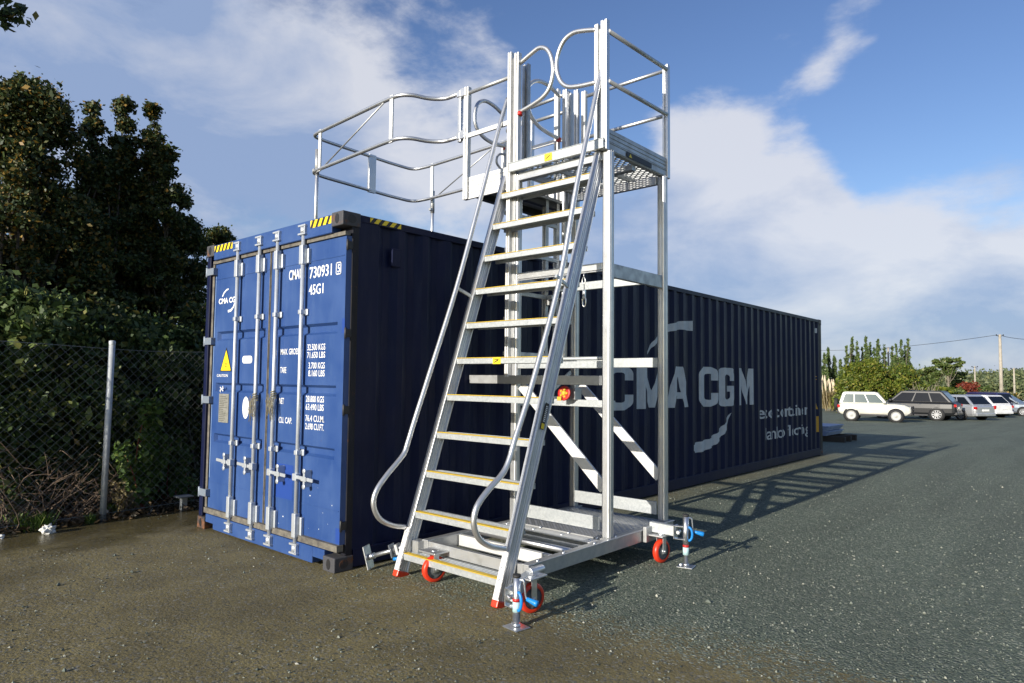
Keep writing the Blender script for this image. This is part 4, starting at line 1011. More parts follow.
LDRY = leafmat('dry_grass_blades', [(0, (.14, .11, .05)), (.5, (.26, .21, .10)), (1, (.40, .34, .18))], .3)
LGRASS = leafmat('green_grass_blades', [(0, (.04, .08, .012)), (.6, (.08, .15, .02)), (1, (.18, .22, .05))], .3)

def leaves(rg, C, Rr, n, size, flat=1.0, long=1.5):
    """n leaf-shaped quads scattered through clumps centred on C with radii Rr"""
    C = np.asarray(C, float); Rr = np.asarray(Rr, float)
    w = Rr**2; idx = rg.choice(len(C), n, p=w/w.sum())
    d = rg.normal(size=(n, 3)); d /= np.linalg.norm(d, axis=1)[:, None]
    rad = rg.random(n)**.45*Rr[idx]*rg.uniform(.8, 1.15, n)
    rad = np.where(rg.random(n) < .12, rad*rg.uniform(1.1, 1.7, n), rad)
    P = C[idx]+d*rad[:, None]*np.array([1, 1, flat])
    a = rg.normal(size=(n, 3)); a /= np.linalg.norm(a, axis=1)[:, None]
    b = rg.normal(size=(n, 3)); b -= a*(a*b).sum(1)[:, None]; b /= np.linalg.norm(b, axis=1)[:, None]
    s = size*np.exp(rg.normal(0, .3, n)); A = a*(s*long)[:, None]*.5; B = b*s[:, None]*.5
    V = np.stack([P-A, P+B*.9-A*.1, P+A, P-B*.9-A*.1], 1).reshape(-1, 3)
    F = np.arange(4*n).reshape(-1, 4)
    return V, F
def limb(mb, a, b, r0, r1, rg, bend=.12, n=6):
    a = Vector(a); b = Vector(b); L_ = (b-a).length; pts = []; rs = []
    o = Vector(rg.normal(size=3))*bend*L_
    for i in range(n+1):
        t = i/n; pts.append(a.lerp(b, t)+o*math.sin(math.pi*t)); rs.append(r0+(r1-r0)*t)
    mb.tube(pts, rs, 6)
def tree(name, label, cat, x, y, h, rad, n, size, lm, seed, z0=None, env='round', low=.25, nclump=40, cr=.42, trunk=.12, group=None, bark=None, lean=(0, 0), flat=.8):
    rg = np.random.default_rng(seed)
    if z0 is None: z0 = gz(x, y)
    t = empty(name, (x, y, z0), label, cat, group)
    C = []; Rr = []
    while len(C) < nclump:
        u = rg.random(); zz = low+(1-low)*u
        if env == 'round': e = math.sqrt(max(0, 1-((zz-(low+1)/2)/((1-low)/2))**2))
        elif env == 'cone': e = (1-u)**.75*.95+.05
        elif env == 'dome': e = math.sqrt(max(0, 1-u**2.2))*.95+.05
        elif env == 'tall': e = min(1, 1.25*(1-u)**.5)*(.75+.35*math.sin(u*7+seed))
        elif env == 'flat': e = 1.0 if u > .55 else .6*u
        a = rg.random()*6.283; q = rad*e*math.sqrt(rg.random())*(.85+.3*rg.random())
        C.append((x+lean[0]*zz*h+q*math.cos(a), y+lean[1]*zz*h+q*math.sin(a), z0+h*zz)); Rr.append(cr*(.6+.7*rg.random())*(1 if env != 'cone' else .5+.6*(1-u)))
    V, F = leaves(rg, C, Rr, n, size, flat)
    soup('crown', V, F, lm, t)
    mb = MB(); top = Vector((x+lean[0]*h*.8, y+lean[1]*h*.8, z0+h*(.62 if env in ('round', 'dome', 'flat') else .9)))
    limb(mb, (x, y, z0-.1), top, trunk, trunk*.25, rg, .04, 10)
    order = rg.permutation(len(C))[:max(8, nclump//2)]
    for i in order:
        c = Vector(C[i]); f = min(.95, max(.12, (c.z-z0)/h-.18)); s = Vector((x, y, z0)).lerp(top, min(1, f/.8))
        limb(mb, s, c, trunk*.33*(1-f*.6), trunk*.05, rg, .08, 5)
    mb.build('trunk', bark or BARK, t)
    return t
def dpos(px, dist): p = at(px, dist); return p.x, p.y

# tall dark trees beyond the chain-link fence (left)
x, y = dpos(18, 11.2); tree('evergreen_tree', 'large dark tree at the left edge, its crown tinged with bronze leaves', 'tree', x, y, 5.4, 1.15, 120000, .036, LAUT, 3, env='dome', low=.08, nclump=150, cr=.27, trunk=.16)
x, y = dpos(106, 11.8); tree('evergreen_tree', 'dark tree with three pointed leafy tops, middle of the left tree row', 'tree', x, y, 4.85, .92, 95000, .036, LDARK, 8, env='dome', low=.08, nclump=150, cr=.21, trunk=.13)
for k, (px, d, h, r) in enumerate(((83, 11.8, 5.6, .09), (114, 11.7, 5.7, .20), (143, 11.7, 5.7, .15), (160, 11.5, 5.0, .30))):
    x, y = dpos(px, d); tree('young_tree', ['slim leader with pale green tip standing left of the middle tree', 'slim bronze tipped leader rising from behind the middle tree', 'slim yellow green leader on the right shoulder of the middle tree', 'short bushy leader under the three slim tops'][k], 'tree', x, y, h, r*1.35, 12000, .036, LAUT if k != 3 else LDARK, 20+k, env='tall', low=.52, nclump=60, cr=.12, trunk=.04)
x, y = dpos(172, 12.3); tree('evergreen_tree', 'dark rounded tree sloping down towards the container', 'tree', x, y, 4.1, .85, 60000, .036, LDARK, 31, env='dome', low=.08, nclump=90, cr=.22, trunk=.11)
x, y = dpos(214, 13.5); tree('evergreen_tree', 'smallest dark tree peeping over the left end of the container', 'tree', x, y, 4.55, .45, 18000, .036, LDARK, 37, env='dome', low=.10, nclump=50, cr=.18, trunk=.08)
x, y = dpos(60, 14.5); tree('evergreen_tree', 'black evergreen filling the gap behind the bronze tree', 'tree', x, y, 4.2, 1.5, 34000, .065, LDARK, 41, env='dome', low=.05, nclump=50, cr=.55, trunk=.15)
def overhang():
    rg = np.random.default_rng(43); x, y = dpos(-120, 8.2); t = empty('overhanging_tree', (x, y, 0), 'tree outside the left edge whose twig tips enter the top left corner', 'tree')
    e = at(-7, 8.0); tip = Vector((e.x, e.y, 5.02)); mb = MB(); limb(mb, (x, y, 0), (x, y, 5.2), .12, .05, rg, .03, 8)
    C = [tuple(tip)]; Rr = [.16]
    limb(mb, (x, y, 4.2), tip, .035, .008, rg, .05, 8)
    for k in range(16):
        a = Vector((x+rg.normal()*.35, y-abs(rg.normal())*.4, 4.6+rg.random()*1.0)); limb(mb, (x, y, 4.3), a, .025, .006, rg, .05, 4); C.append(tuple(a)); Rr.append(.3)
    V, F = leaves(rg, C, Rr, 5000, .06); soup('crown', V, F, LDARK, t); mb.build('trunk', BARK, t)
overhang()
# hedge shrubs right behind the fence
for k, (px, d, h, r, n, lm, lb) in enumerate((
        (-18, 9.3, 2.5, .95, 16000, LMID, 'olive hedge shrub cut by the left edge of the picture'),
        (38, 9.5, 2.3, .85, 15000, LMID, 'olive leaved hedge shrub left of the tall fence post'),
        (88, 9.8, 2.25, .75, 13000, LDARK, 'dark hedge shrub right behind the tall fence post'),
        (130, 9.9, 2.45, .75, 14000, LMID, 'hedge shrub with cream tipped leaves right of the tall fence post'),
        (168, 10.3, 2.15, .62, 12000, LMID, 'bright leaved hedge shrub above the galvanised stub'),
        (205, 10.9, 2.5, .75, 12000, LDARK, 'dark hedge shrub half hidden by the container doors'))):
    x, y = dpos(px, d); tree('hedge_shrub', lb, 'shrub', x, y, h, r, int(n*1.5), .046, lm, 50+k, env='round', low=.03, nclump=42, cr=.34, trunk=.05, group='hedge shrubs behind the chain-link fence')
# trees further along the fence towards the sun, outside the frame: they shade the fence line
for k, (x, y, h, r) in enumerate(((-5.9, -4.9, 3.9, 1.1), (-8.3, -5.6, 4.0, 1.1), (-5.6, -8.4, 4.0, 1.4), (-10.2, -3.6, 3.6, 1.2), (-13.5, -5.0, 4.6, 1.6))):
    tree('evergreen_tree', 'dark evergreen further along the fence outside the frame', 'tree', x, y, h, r, 16000, .13, LDARK, 70+k, env='dome', low=.05, nclump=50, cr=.6, trunk=.14, group='evergreens along the fence outside the frame')
# leafy weed with reddish stems by the fence
def weed(px, d, h, seed, label, lm, stem_m, n=900, spread=.25, size=.05):
    x, y = dpos(px, d); rg = np.random.default_rng(seed); t = empty('tall_weed', (x, y, gz(x, y)), label, 'weed')
    mb = MB(); C = []; Rr = []
    for k in range(9):
        a = rg.random()*6.283; q = spread*rg.random(); e = Vector((x+q*math.cos(a), y+q*math.sin(a), h*(.45+.55*rg.random())))
        limb(mb, (x+.03*rg.normal(), y+.03*rg.normal(), 0), e, .011, .004, rg, .10, 6)
        for j in range(6): 
            p = Vector((x, y, 0)).lerp(e, .25+.75*j/5); C.append(tuple(p)); Rr.append(.075+.05*rg.random())
    V, F = leaves(rg, C, Rr, n, size); soup('foliage', V, F, lm, t); mb.build('stem', stem_m, t); return t
REDST = mat('reddish_stem', (.20, .05, .03), .7)
weed(150, 8.95, 1.2, 4, 'leafy weed with reddish stems growing right of the tall fence post', LFRESH, REDST, 3200, .45, .045)
weed(172, 9.6, .9, 6, 'bright green weed behind the galvanised stub', LFRESH, REDST, 2200, .4, .045)
weed(132, 8.85, .32, 9, 'small withered cream weed at the foot of the fence', LDRY, TWIG, 350, .14, .04)
weed(192, 9.3, .30, 10, 'low green weed between the stub and the container corner', LFRESH, REDST, 450, .2, .035)
def bare_bush(px, d, h, r, seed, label, nb=22, m=None, rr=.012):
    x, y = dpos(px, d); rg = np.random.default_rng(seed); z0 = gz(x, y); mb = MB()
    for k in range(nb):
        a = rg.random()*6.283; e = Vector((x+r*math.cos(a)*(.4+.6*rg.random()), y+r*math.sin(a)*(.4+.6*rg.random()), z0+h*(.35+.65*rg.random())))
        s = Vector((x+.1*r*rg.normal(), y+.1*r*rg.normal(), z0-.02)); limb(mb, s, e, rr, rr*.3, rg, .15, 7)
        for j in range(4):
            p = s.lerp(e, .4+.5*rg.random()); q = p+Vector(rg.normal(size=3)*np.array([1, 1, .6]))*r*.22; q.z = max(q.z, z0+.02); limb(mb, p, q, rr*.5, rr*.2, rg, .15, 4)
    o = mb.build('bare_bush', m or TWIG); tag(o, label, 'shrub'); return o
bare_bush(38, 9.0, 1.05, .9, 3, 'leafless brown thorny bush low behind the fence, left of the tall post', 26, rr=.008)
bare_bush(85, 8.9, .55, .8, 5, 'tangle of dead brown stems at the foot of the tall fence post', 30, rr=.006)
bare_bush(8, 8.4, .8, .7, 6, 'dead brown stems at the left edge under the fence', 22, rr=.006)
# leaf litter and low growth in the strip under the fence
def litter():
    rg = np.random.default_rng(12); n = 5200
    x = -3.3-rg.random(n)**1.3*2.2; y = rg.uniform(-3.2, 3.2, n)
    P = np.stack([x, y, .012+rg.random(n)**2*.05], 1)
    a = rg.normal(size=(n, 3)); a[:, 2] *= .4; a /= np.linalg.norm(a, axis=1)[:, None]; b = rg.normal(size=(n, 3)); b[:, 2] *= .5; b -= a*(a*b).sum(1)[:, None]; b /= np.linalg.norm(b, axis=1)[:, None]
    s = .035*np.exp(rg.normal(0, .35, n)); A = a*s[:, None]*.8; B = b*s[:, None]*.4
    V = np.stack([P-A, P+B, P+A, P-B], 1).reshape(-1, 3)
    o = soup('leaf_litter', V, np.arange(4*n).reshape(-1, 4), leafmat('fallen_leaves', [(0, (.03, .024, .012)), (.6, (.09, .06, .03)), (.95, (.16, .11, .06)), (1, (.4, .38, .33))], .1))
    tag(o, 'fallen leaves and debris under the fence', 'leaf litter', kind='stuff')
litter()
def tufts(name, label, spots, m, h, seed, per=60, w=.006, kind=None, cat='grass'):
    rg = np.random.default_rng(seed); V = []; 
    for (x, y, r, hh) in spots:
        k = per; a = rg.random(k)*6.283; q = r*np.sqrt(rg.random(k)); bx = x+q*np.cos(a); by = y+q*np.sin(a); bz = gz(x, y)
        t = rg.random(k)*6.283; dx, dy = np.cos(t), np.sin(t); H = hh*rg.uniform(.5, 1.1, k); le = rg.uniform(.1, .6, k)*H
        for i in range(k):
            p = np.array([bx[i], by[i], bz]); s = np.array([-dy[i], dx[i], 0])*w; e = np.array([dx[i]*le[i], dy[i]*le[i], H[i]])
            V += [p-s, p+s, p+e*.55+np.array([0, 0, H[i]*.12])+s*.7, p+e]
    V = np.array(V); o = soup(name, V, np.arange(len(V)).reshape(-1, 4), m)
    tag(o, label, cat, kind=kind or 'stuff'); return o
rg = random.Random(9)
sp = []
for px, d, r, h in ((40, 8.3, .10, .16), (52, 8.25, .08, .18), (98, 8.35, .05, .10), (24, 8.6, .12, .14), (120, 8.9, .06, .10)):
    p = at(px, d); sp.append((p.x, p.y, r, h))
tufts('grass_tufts', 'small green grass tufts along the foot of the fence', sp, LGRASS, .2, 3, 110, .004)
# fence: galvanised posts, rail wire and diamond mesh
def fence():
    f0 = Vector((-3.30, -4.2, 0)); f1 = Vector((-3.47, -.54, 0)); f2 = Vector((-3.95, 3.6, 0))
    root = empty('chain_link_fence', (-3.47, -.54, 0), 'thin chain-link fence on a galvanised post in front of the dark hedge', 'fence')
    PM = mat('galvanised_post', (.62, .64, .65), .55, .2, col2=(.46, .48, .48), vscale=10)
    for p, h in ((f1, 1.90), (f2, 1.9)):
        po = MB().cyl((p.x, p.y, 0), (p.x+.02, p.y+.01, h), .032, 16).build('post', PM, root)
        MB().lathe([(.034, -.03), (.035, .0), (.028, .012), (0, .016)], (p.x+.02, p.y+.01, h), (0, 0, 1), 16).build('post_cap', PM, po)
    WM = mat('fence_wire', (.24, .25, .24), .6, .3)
    def pt(s, z):       # s metres along the fence from f0
        L1 = (f1-f0).length
        q = f0.lerp(f1, s/L1) if s < L1 else f1.lerp(f2, (s-L1)/(f2-f1).length)
        sag = .03*math.sin(s*1.1)+.015*math.sin(s*3.7+1)
        return Vector((q.x-.036+sag*(z/1.8)*.8, q.y, z*(1-.012*math.sin(s*1.9))))
    LT = (f1-f0).length+(f2-f1).length; H = 1.82; step = .098; mb = MB()
    s = -H
    while s < LT:
        for sg in (1, -1):
            pts = []
            for k in range(15):
                t = k/14; ss = s+H*t if sg > 0 else s+H*(1-t); z = .03+H*t
                if 0 <= ss <= LT: pts.append(pt(ss, z))
            if len(pts) > 1: mb.tube(pts, .0017, 3, cap=False)
        s += step
    mb.build('chain_link_mesh', WM, root)
    mb = MB()
    for z in (1.84, .06): mb.tube([pt(i*LT/40, z) for i in range(41)], .003, 5)
    mb.build('line_wire', WM, root)
fence()
# short galvanised stub with a flat plate
def stub():
    t = empty('bollard_stub', (-3.42, .27, 0), 'short galvanised stub with a flat cap plate near the container corner', 'stub post')
    MB().box(-3.45, -3.385, .24, .305, 0, .15).build('stem', GALV, t, .004)
    MB().box(-3.50, -3.34, .19, .36, .150, .165).build('cap_plate', mat('weathered_plate', (.2, .22, .24), .6, .3), t, .003)
stub()
p = at(180, 10.0)
o = MB().tube(fillet([tuple(at(176, 10.0)+Vector((0, 0, 1.52))), tuple(at(183, 10.0)+Vector((0, 0, 1.50))), tuple(at(200, 10.0)+Vector((0, 0, .3)))], .12, 6), .011, 8).build('bent_pipe', mat('pale_pipe', (.4, .4, .4), .5, .3)); tag(o, 'thin bent pipe leaning in the hedge beside the container doors', 'pipe')
def litter_bits():
    m = mat('crumpled_paper', (.6, .6, .57), .8)
    rg = random.Random(2)
    for px, d, s, lb in ((57, 8.02, .065, 'crumpled white paper, the biggest piece of litter below the fence'), (62, 8.45, .03, 'small white scrap to the right of the crumpled paper'), (111, 8.75, .05, 'white scrap just behind the tall fence post'), (11, 8.0, .03, 'white scrap near the left edge')):
        p = at(px, d); bm = bmesh.new(); bmesh.ops.create_icosphere(bm, subdivisions=3, radius=s)
        for v in bm.verts: v.co = v.co*rg.uniform(.72, 1.12)*(1+.22*math.sin(v.co.x/s*5+v.co.y/s*4)*math.cos(v.co.z/s*6)); v.co.z *= .8; v.co += Vector((p.x, p.y, s*.55))
        me = bpy.data.meshes.new('paper_litter'); bm.to_mesh(me); bm.free(); me.materials.append(m); o = bpy.data.objects.new('paper_litter', me); COL.objects.link(o); tag(o, lb, 'litter')
litter_bits()

# ------------------------------------------------------------------ behind the far end of the container
def timber_stack():
    c = at(832, 20.5)
    t = empty('timber_stack', (c.x, c.y, c.z), 'low stack of bluish sheets on dark bearers behind the far end of the container', 'stack')
    m = mat('blue_grey_sheet', (.18, .24, .38), .6, 0, col2=(.30, .36, .48), vscale=3); w = mat('dark_timber', (.03, .025, .02), .8)
    th = R(0); 
    for k in range(6):
        o = (k % 3-1)*.04
        MB().box(c.x-2.2+o, c.x+.02+o, c.y-.6, c.y+.75, c.z+.16+k*.045, c.z+.16+k*.045+.036).build('sheet', m, t, .004)
    for dy in (-.45, .1, .62): MB().box(c.x-2.2, c.x+.42, c.y+dy-.06, c.y+dy+.06, c.z, c.z+.155).build('bearer', w, t, .006)
    MB().cyl((c.x-.18, c.y-.66, c.z), (c.x-.18, c.y-.66, c.z+1.05), .035, 10).build('upright_stake', w, t)
timber_stack()

# ------------------------------------------------------------------ parked cars
GLASS = mat('dark_car_glass', (.006, .007, .010), .12, 0, spec=.35); GLASS_T = mat('teal_car_glass', (.045, .075, .08), .08, 0, spec=.8)
TYRE = mat('tyre_rubber', (.02, .02, .02), .8); RIM = mat('alloy_rim', (.36, .37, .38), .4, .6); RIMW = mat('white_steel_rim', (.42, .42, .40), .5)
LREDL = mat('red_tail_lamp', (.45, .01, .01), .2); LAMP = mat('clear_lamp', (.6, .62, .65), .1, .3); TRIM = mat('black_trim', (.02, .02, .022), .6)
CHROME = mat('chrome_trim', (.7, .7, .7), .15, 1.0)
def car(label, paint, L_, Wd, Hh, clear, belt, hoodx, hoodz, wsx, roof0, roof1, rearx, wb0, wb1, wr, glass, rim, rim_style='spokes', group='cars parked along the far edge of the yard', bumper=True, rails=False, mirrored=False):
    """local frame: +X is the nose, X from -L/2 to L/2, wheels on Z=0"""
    t = empty('parked_car', (0, 0, 0), label, 'car', group)
    x0, x1 = -L_/2, L_/2; hw = Wd/2
    # body: stations along X with lower shell sections
    def shell(xs):   # xs: list of (x, zbottom, ztop, halfwidth)
        v = []; f = []; n = 10
        for (x, zb, zt, w) in xs:
            h = zt-zb
            ring = [(-w*.90, zb), (-w*.985, zb+h*.22), (-w, zb+h*.55), (-w*.975, zb+h*.86), (-w*.90, zt), (w*.90, zt), (w*.975, zb+h*.86), (w, zb+h*.55), (w*.985, zb+h*.22), (w*.90, zb)]
            v += [(x, a, b) for a, b in ring]
        m = len(xs)
        for i in range(m-1):
            for k in range(n): f.append((i*n+k, i*n+(k+1) % n, (i+1)*n+(k+1) % n, (i+1)*n+k))
        f.append(tuple(range(n))); f.append(tuple((m-1)*n+k for k in reversed(range(n))))
        return v, f
    st = [(x0, clear+.22, belt-.14, hw*.80), (x0+.05, clear+.08, belt-.06, hw*.92), (x0+.22, clear+.02, belt, hw*.985), (wb0-.5*wr, clear, belt, hw), (0, clear-.02, belt, hw),
          (hoodx-.25, clear, belt, hw), (hoodx, clear, belt-.01, hw*.99), (hoodx+.25*(x1-hoodx), clear, hoodz+.03, hw*.985), (x1-.30, clear+.02, hoodz-.02, hw*.96), (x1-.08, clear+.06, hoodz-.12, hw*.88), (x1, clear+.12, hoodz-.24, hw*.80)]
    v, f = shell(st); mb = MB(); mb.add(v, f, False)
    body = mb.build('body', paint, t, .055, 3)
    # greenhouse: roof panel over tapered cabin
    tw = hw*.80; bw = hw*.93
    prof = [(rearx, belt-.02), (roof0, Hh-.05), (roof0+.12, Hh), (roof1-.18, Hh), (roof1, Hh-.04), (wsx, belt-.02)]
    def yy(z): return bw+(tw-bw)*(z-belt)/(Hh-belt)
    gm = MB(); a = [(x, -yy(z), z) for x, z in prof]; b = [(x, yy(z), z) for x, z in prof]; n = len(prof)
    gm.add(a+b, [tuple(range(n)), tuple(range(2*n-1, n-1, -1))]+[(i, i+n, (i+1) % n+n, (i+1) % n) for i in range(n)])
    gm.build('cabin', paint, body, .05, 3)
    # side glass in three panes a side
    zt = Hh-.13; zb = belt+.035
    fr = lambda z: rearx+(roof0-rearx)*(z-belt)/(Hh-.05-belt)+.13
    fw = lambda z: wsx+(roof1-wsx)*(z-belt)/(Hh-.04-belt)-.14
    xa, xb = fr(zb), fw(zb); xta, xtb = fr(zt)+.02, fw(zt)-.02
    cuts = [0, .30, .63, 1.0]
    for s in (-1, 1):
        for i in range(3):
            g = .012
            u0, u1 = cuts[i]+g, cuts[i+1]-g
            q = [(xa+(xb-xa)*u0, zb), (xa+(xb-xa)*u1, zb), (xta+(xtb-xta)*u1, zt), (xta+(xtb-xta)*u0, zt)]
            m_ = MB(); o1 = [(x, s*(yy(z)+.006), z) for x, z in q]; o0 = [(x, s*(yy(z)-.03), z) for x, z in q]
            m_.add(o0+o1, [(0, 1, 2, 3), (7, 6, 5, 4)]+[(k, k+4, (k+1) % 4+4, (k+1) % 4) for k in range(4)])
            m_.build('side_window', glass, body)
    def slab(p, q, w0, w1, name, m, off=.008, th=.03):
        # pane between profile points p (low) and q (high)
        p = Vector((p[0], 0, p[1])); q = Vector((q[0], 0, q[1])); d = (q-p).normalized(); nn = Vector((d.z, 0, -d.x)); 
        if (nn.x > 0) != (p.x > 0): nn = -nn
        V = []
        for k, o_ in ((p, off), (p, -th), (q, off), (q, -th)):
            w = w0 if k is p else w1
            V += [k+nn*o_+Vector((0, -w, 0)), k+nn*o_+Vector((0, w, 0))]
        F_ = [(0, 1, 5, 4), (2, 6, 7, 3), (0, 4, 6, 2), (1, 3, 7, 5), (0, 2, 3, 1), (4, 5, 7, 6)]
        m_ = MB(); m_.add(V, F_); return m_.build(name, m, body)
    L2 = lambda a, b, t_: (a[0]+(b[0]-a[0])*t_, a[1]+(b[1]-a[1])*t_)
    A, B = prof[0], prof[1]; slab(L2(A, B, .12), L2(A, B, .92), bw*.86, tw*.9, 'rear_window', glass)
    A, B = prof[5], prof[4]; slab(L2(A, B, .08), L2(A, B, .93), bw*.9, tw*.92, 'windscreen', glass)
    # wheels with arches
    for xw in (wb0, wb1):
        for s in (-1, 1):
            c = Vector((xw, s*(hw-.09), wr)); ax = Vector((0, s, 0))
            MB().lathe([(0, .085), (wr+.055, .085), (wr+.055, .0), (0, 0)], c+Vector((0, 0, .01)), ax, 28).build('wheel_arch', TRIM, body)
            w = MB().lathe([(wr*.66, .0), (wr*.96, -.0), (wr, .03), (wr, .085), (wr*.95, .105), (wr*.68, .108)], c, ax, 32).build('wheel', TYRE, t)
            r_ = MB(); rr = wr*.68
            r_.lathe([(rr, .106), (rr*.93, .110), (rr*.90, .085), (0, .075)], c, ax, 28)
            if rim_style == 'spokes':
                for k in range(10):
                    an = k*math.pi/5; d_ = Vector((math.cos(an), 0, math.sin(an)))
                    r_.bar(c+ax*.098+d_*.03, c+ax*.102+d_*rr*.93, .018+.0, .035, ax.cross(d_))
                r_.lathe([(0, .112), (.05, .112), (.06, .09)], c, ax, 14)
            else:
                r_.lathe([(0, .118), (.05, .118), (.06, .095), (rr*.55, .100), (rr*.7, .088), (rr*.86, .104)], c, ax, 20)
            r_.build('rim', rim, w)
    # lamps, bumpers, sills, mirrors, handles
    for s in (-1, 1):
        MB().box(x1-.16, x1-.02, s*hw*.62-.13, s*hw*.62+.13, hoodz-.27, hoodz-.13).build('headlight', LAMP, body, .02, 2)
        y_c = s*hw*.86
        MB().box(x0-.015, x0+.12, y_c-.07, y_c+.095 if s > 0 else y_c+.07, belt-.26, belt-.10).build('tail_lamp', LREDL, body, .02, 2) if s > 0 else MB().box(x0-.015, x0+.12, y_c-.095, y_c+.07, belt-.26, belt-.10).build('tail_lamp', LREDL, body, .02, 2)
        MB().box(wsx-.26, wsx-.10, s*(hw+.02) if s > 0 else s*(hw+.19), s*(hw+.19) if s > 0 else s*(hw+.02), belt+.02, belt+.15).build('mirror', paint, body, .03, 2)
        for hx in (-.12*L_, .10*L_): MB().box(hx-.09, hx+.09, s*hw*.99-.01, s*hw*.99+.012, belt-.13, belt-.10).build('door_handle', CHROME if rim_style == 'spokes' else paint, body, .006)
        MB().box(wb0+wr+.08, wb1-wr-.08, s*hw*.96-.03, s*hw*.96+.02, clear-.03, clear+.07).build('sill_trim', TRIM, body, .01)
    MB().box(x1-.20, x1+.035, -hw*.86, hw*.86, clear+.02, clear+.20).build('bumper', TRIM if bumper else paint, body, .04, 3)
    MB().box(x0-.045, x0+.18, -hw*.88, hw*.88, clear+.05, clear+.24).build('bumper', TRIM if bumper else paint, body, .04, 3)
    MB().box(x1-.06, x1+.012, -hw*.40, hw*.40, hoodz-.30, hoodz-.15).build('grille', TRIM, body, .01)
    MB().box(x0-.03, x0+.02, -.26, .26, belt-.38, belt-.26).build('number_plate', WHT_P, body, .005)
    if rails:
        for s in (-1, 1): MB().tube([(roof0+.25, s*tw*.93, Hh-.01), (roof0+.35, s*tw*.93, Hh+.045), (roof1-.4, s*tw*.93, Hh+.045), (roof1-.28, s*tw*.93, Hh-.01)], .016, 8).build('roof_rail', TRIM, body)
    return t
def place(t, px, dist, yaw):
    p = at(px, dist); t.location = p; t.rotation_euler = (0, 0, yaw); return t
def paintm(n, c, c2=None, metal=.0, rough=.3, coat=.5): return mat(n, c, rough, metal, col2=c2 or tuple(k*.85 for k in c), vscale=2, coat=coat)
RA = math.atan2(R2.y, R2.x)        # heading of picture-right on the ground
P_WHITE = paintm('white_car_paint', (.58, .57, .50)); P_BLACK = paintm('charcoal_car_paint', (.010, .011, .013), rough=.4, coat=.12)
P_SILV = paintm('silver_car_paint', (.55, .57, .6), metal=.6, rough=.3); P_WH2 = paintm('bright_white_paint', (.78, .78, .78)); P_NAVY = paintm('dark_blue_car_paint', (.02, .018, .07)); P_GREY = paintm('steel_car_paint', (.25, .29, .34), metal=.5)
VC = dict(L_=3.62, Wd=1.63, Hh=1.66, clear=.36, belt=1.02, hoodx=.78, hoodz=.98, wsx=.72, roof0=-1.55, roof1=.22, rearx=-1.74, wb0=-1.12, wb1=1.08, wr=.355)
c1 = car('boxy white three door off-roader seen side on, nearest to the container', P_WHITE, glass=GLASS_T, rim=RIMW, rim_style='disc', **VC)
bb = MB()
for zz in (.52, .68, .84): bb.tube([(1.80, -.55, zz), (1.90, -.5, zz), (1.93, 0, zz), (1.90, .5, zz), (1.80, .55, zz)], .025, 8)
for yy_ in (-.3, .3): bb.cyl((1.90, yy_, .42), (1.90, yy_, .9), .025, 8)
bb.build('bull_bar', TRIM, c1)
MB().lathe([(0, 0), (.30, 0), (.34, .05), (.34, .16), (.30, .20), (0, .20)], (-1.84, 0, .92), (-1, 0, 0), 24).build('spare_wheel', TYRE, c1)
place(c1, 873, 43.5, RA-R(31))
SUV = dict(L_=4.95, Wd=2.0, Hh=1.78, clear=.30, belt=1.10, hoodx=1.15, hoodz=1.08, wsx=1.15, roof0=-1.75, roof1=.45, rearx=-2.30, wb0=-1.48, wb1=1.44, wr=.375)
c2 = car('charcoal estate SUV with its tail towards the right, just behind the white off-roader', P_BLACK, glass=GLASS, rim=RIM, rails=False, bumper=False, **SUV)
place(c2, 911, 49.0, RA+R(180-31-12))
WG = dict(L_=4.5, Wd=1.8, Hh=1.56, clear=.24, belt=.96, hoodx=1.1, hoodz=.92, wsx=1.15, roof0=-1.55, roof1=.35, rearx=-2.10, wb0=-1.32, wb1=1.35, wr=.33)
c3 = car('silver hatchback with sunlit tailgate, right behind the charcoal SUV', P_SILV, glass=GLASS, rim=RIM, bumper=False, **WG)
place(c3, 950, 52, RA+R(180-32-40))
c4 = car('bright white hatchback, between the silver hatchback and the dark blue one', P_WH2, glass=GLASS, rim=RIM, bumper=False, **WG)
place(c4, 972, 59, RA+R(180-32-42))
MP = dict(L_=4.6, Wd=1.8, Hh=1.75, clear=.26, belt=1.02, hoodx=1.2, hoodz=.98, wsx=1.3, roof0=-1.85, roof1=.45, rearx=-2.2, wb0=-1.38, wb1=1.4, wr=.34)
c5 = car('dark blue people carrier with roof rails beyond the bright white hatchback', P_NAVY, glass=GLASS, rim=RIM, bumper=False, rails=True, **MP)
place(c5, 978, 65, RA+R(180-32-38))
c6 = car('steel grey saloon, farthest of the parked row, nose towards the yard', P_GREY, glass=GLASS, rim=RIM, bumper=False, **WG)
place(c6, 1003, 65, RA-R(50))

# ------------------------------------------------------------------ far background
for k, (px, d, h, r) in enumerate(((828, 95, 5.9, .9), (834, 96, 5.2, .8), (840, 94, 4.4, .9), (846, 92, 6.0, .9), (852, 95, 7.6, 1.0), (857, 95, 6.6, .9), (862, 97, 6.1, .9), (866, 95, 7.4, .8), (870, 98, 6.9, .8), (874, 95, 5.9, .9), (878, 95, 7.1, .9), (884, 96, 6.3, .9), (892, 96, 6.2, .9), (896, 95, 6.3, .8), (901, 95, 6.8, 1.0), (905, 96, 6.2, .9), (908, 95, 6.9, .7), (824, 93, 5.2, .9))):
    x, y = dpos(px, d)
    tree('spire_conifer', ['slender conifer spire in the row beyond the yellow green tree'][0], 'conifer', x, y, h+1.1, r*.70, 4200, .13, LCON, 100+k, env='cone', low=.03, nclump=110, cr=.22, trunk=.10, flat=1.7, group='row of slender conifers far behind the cars')
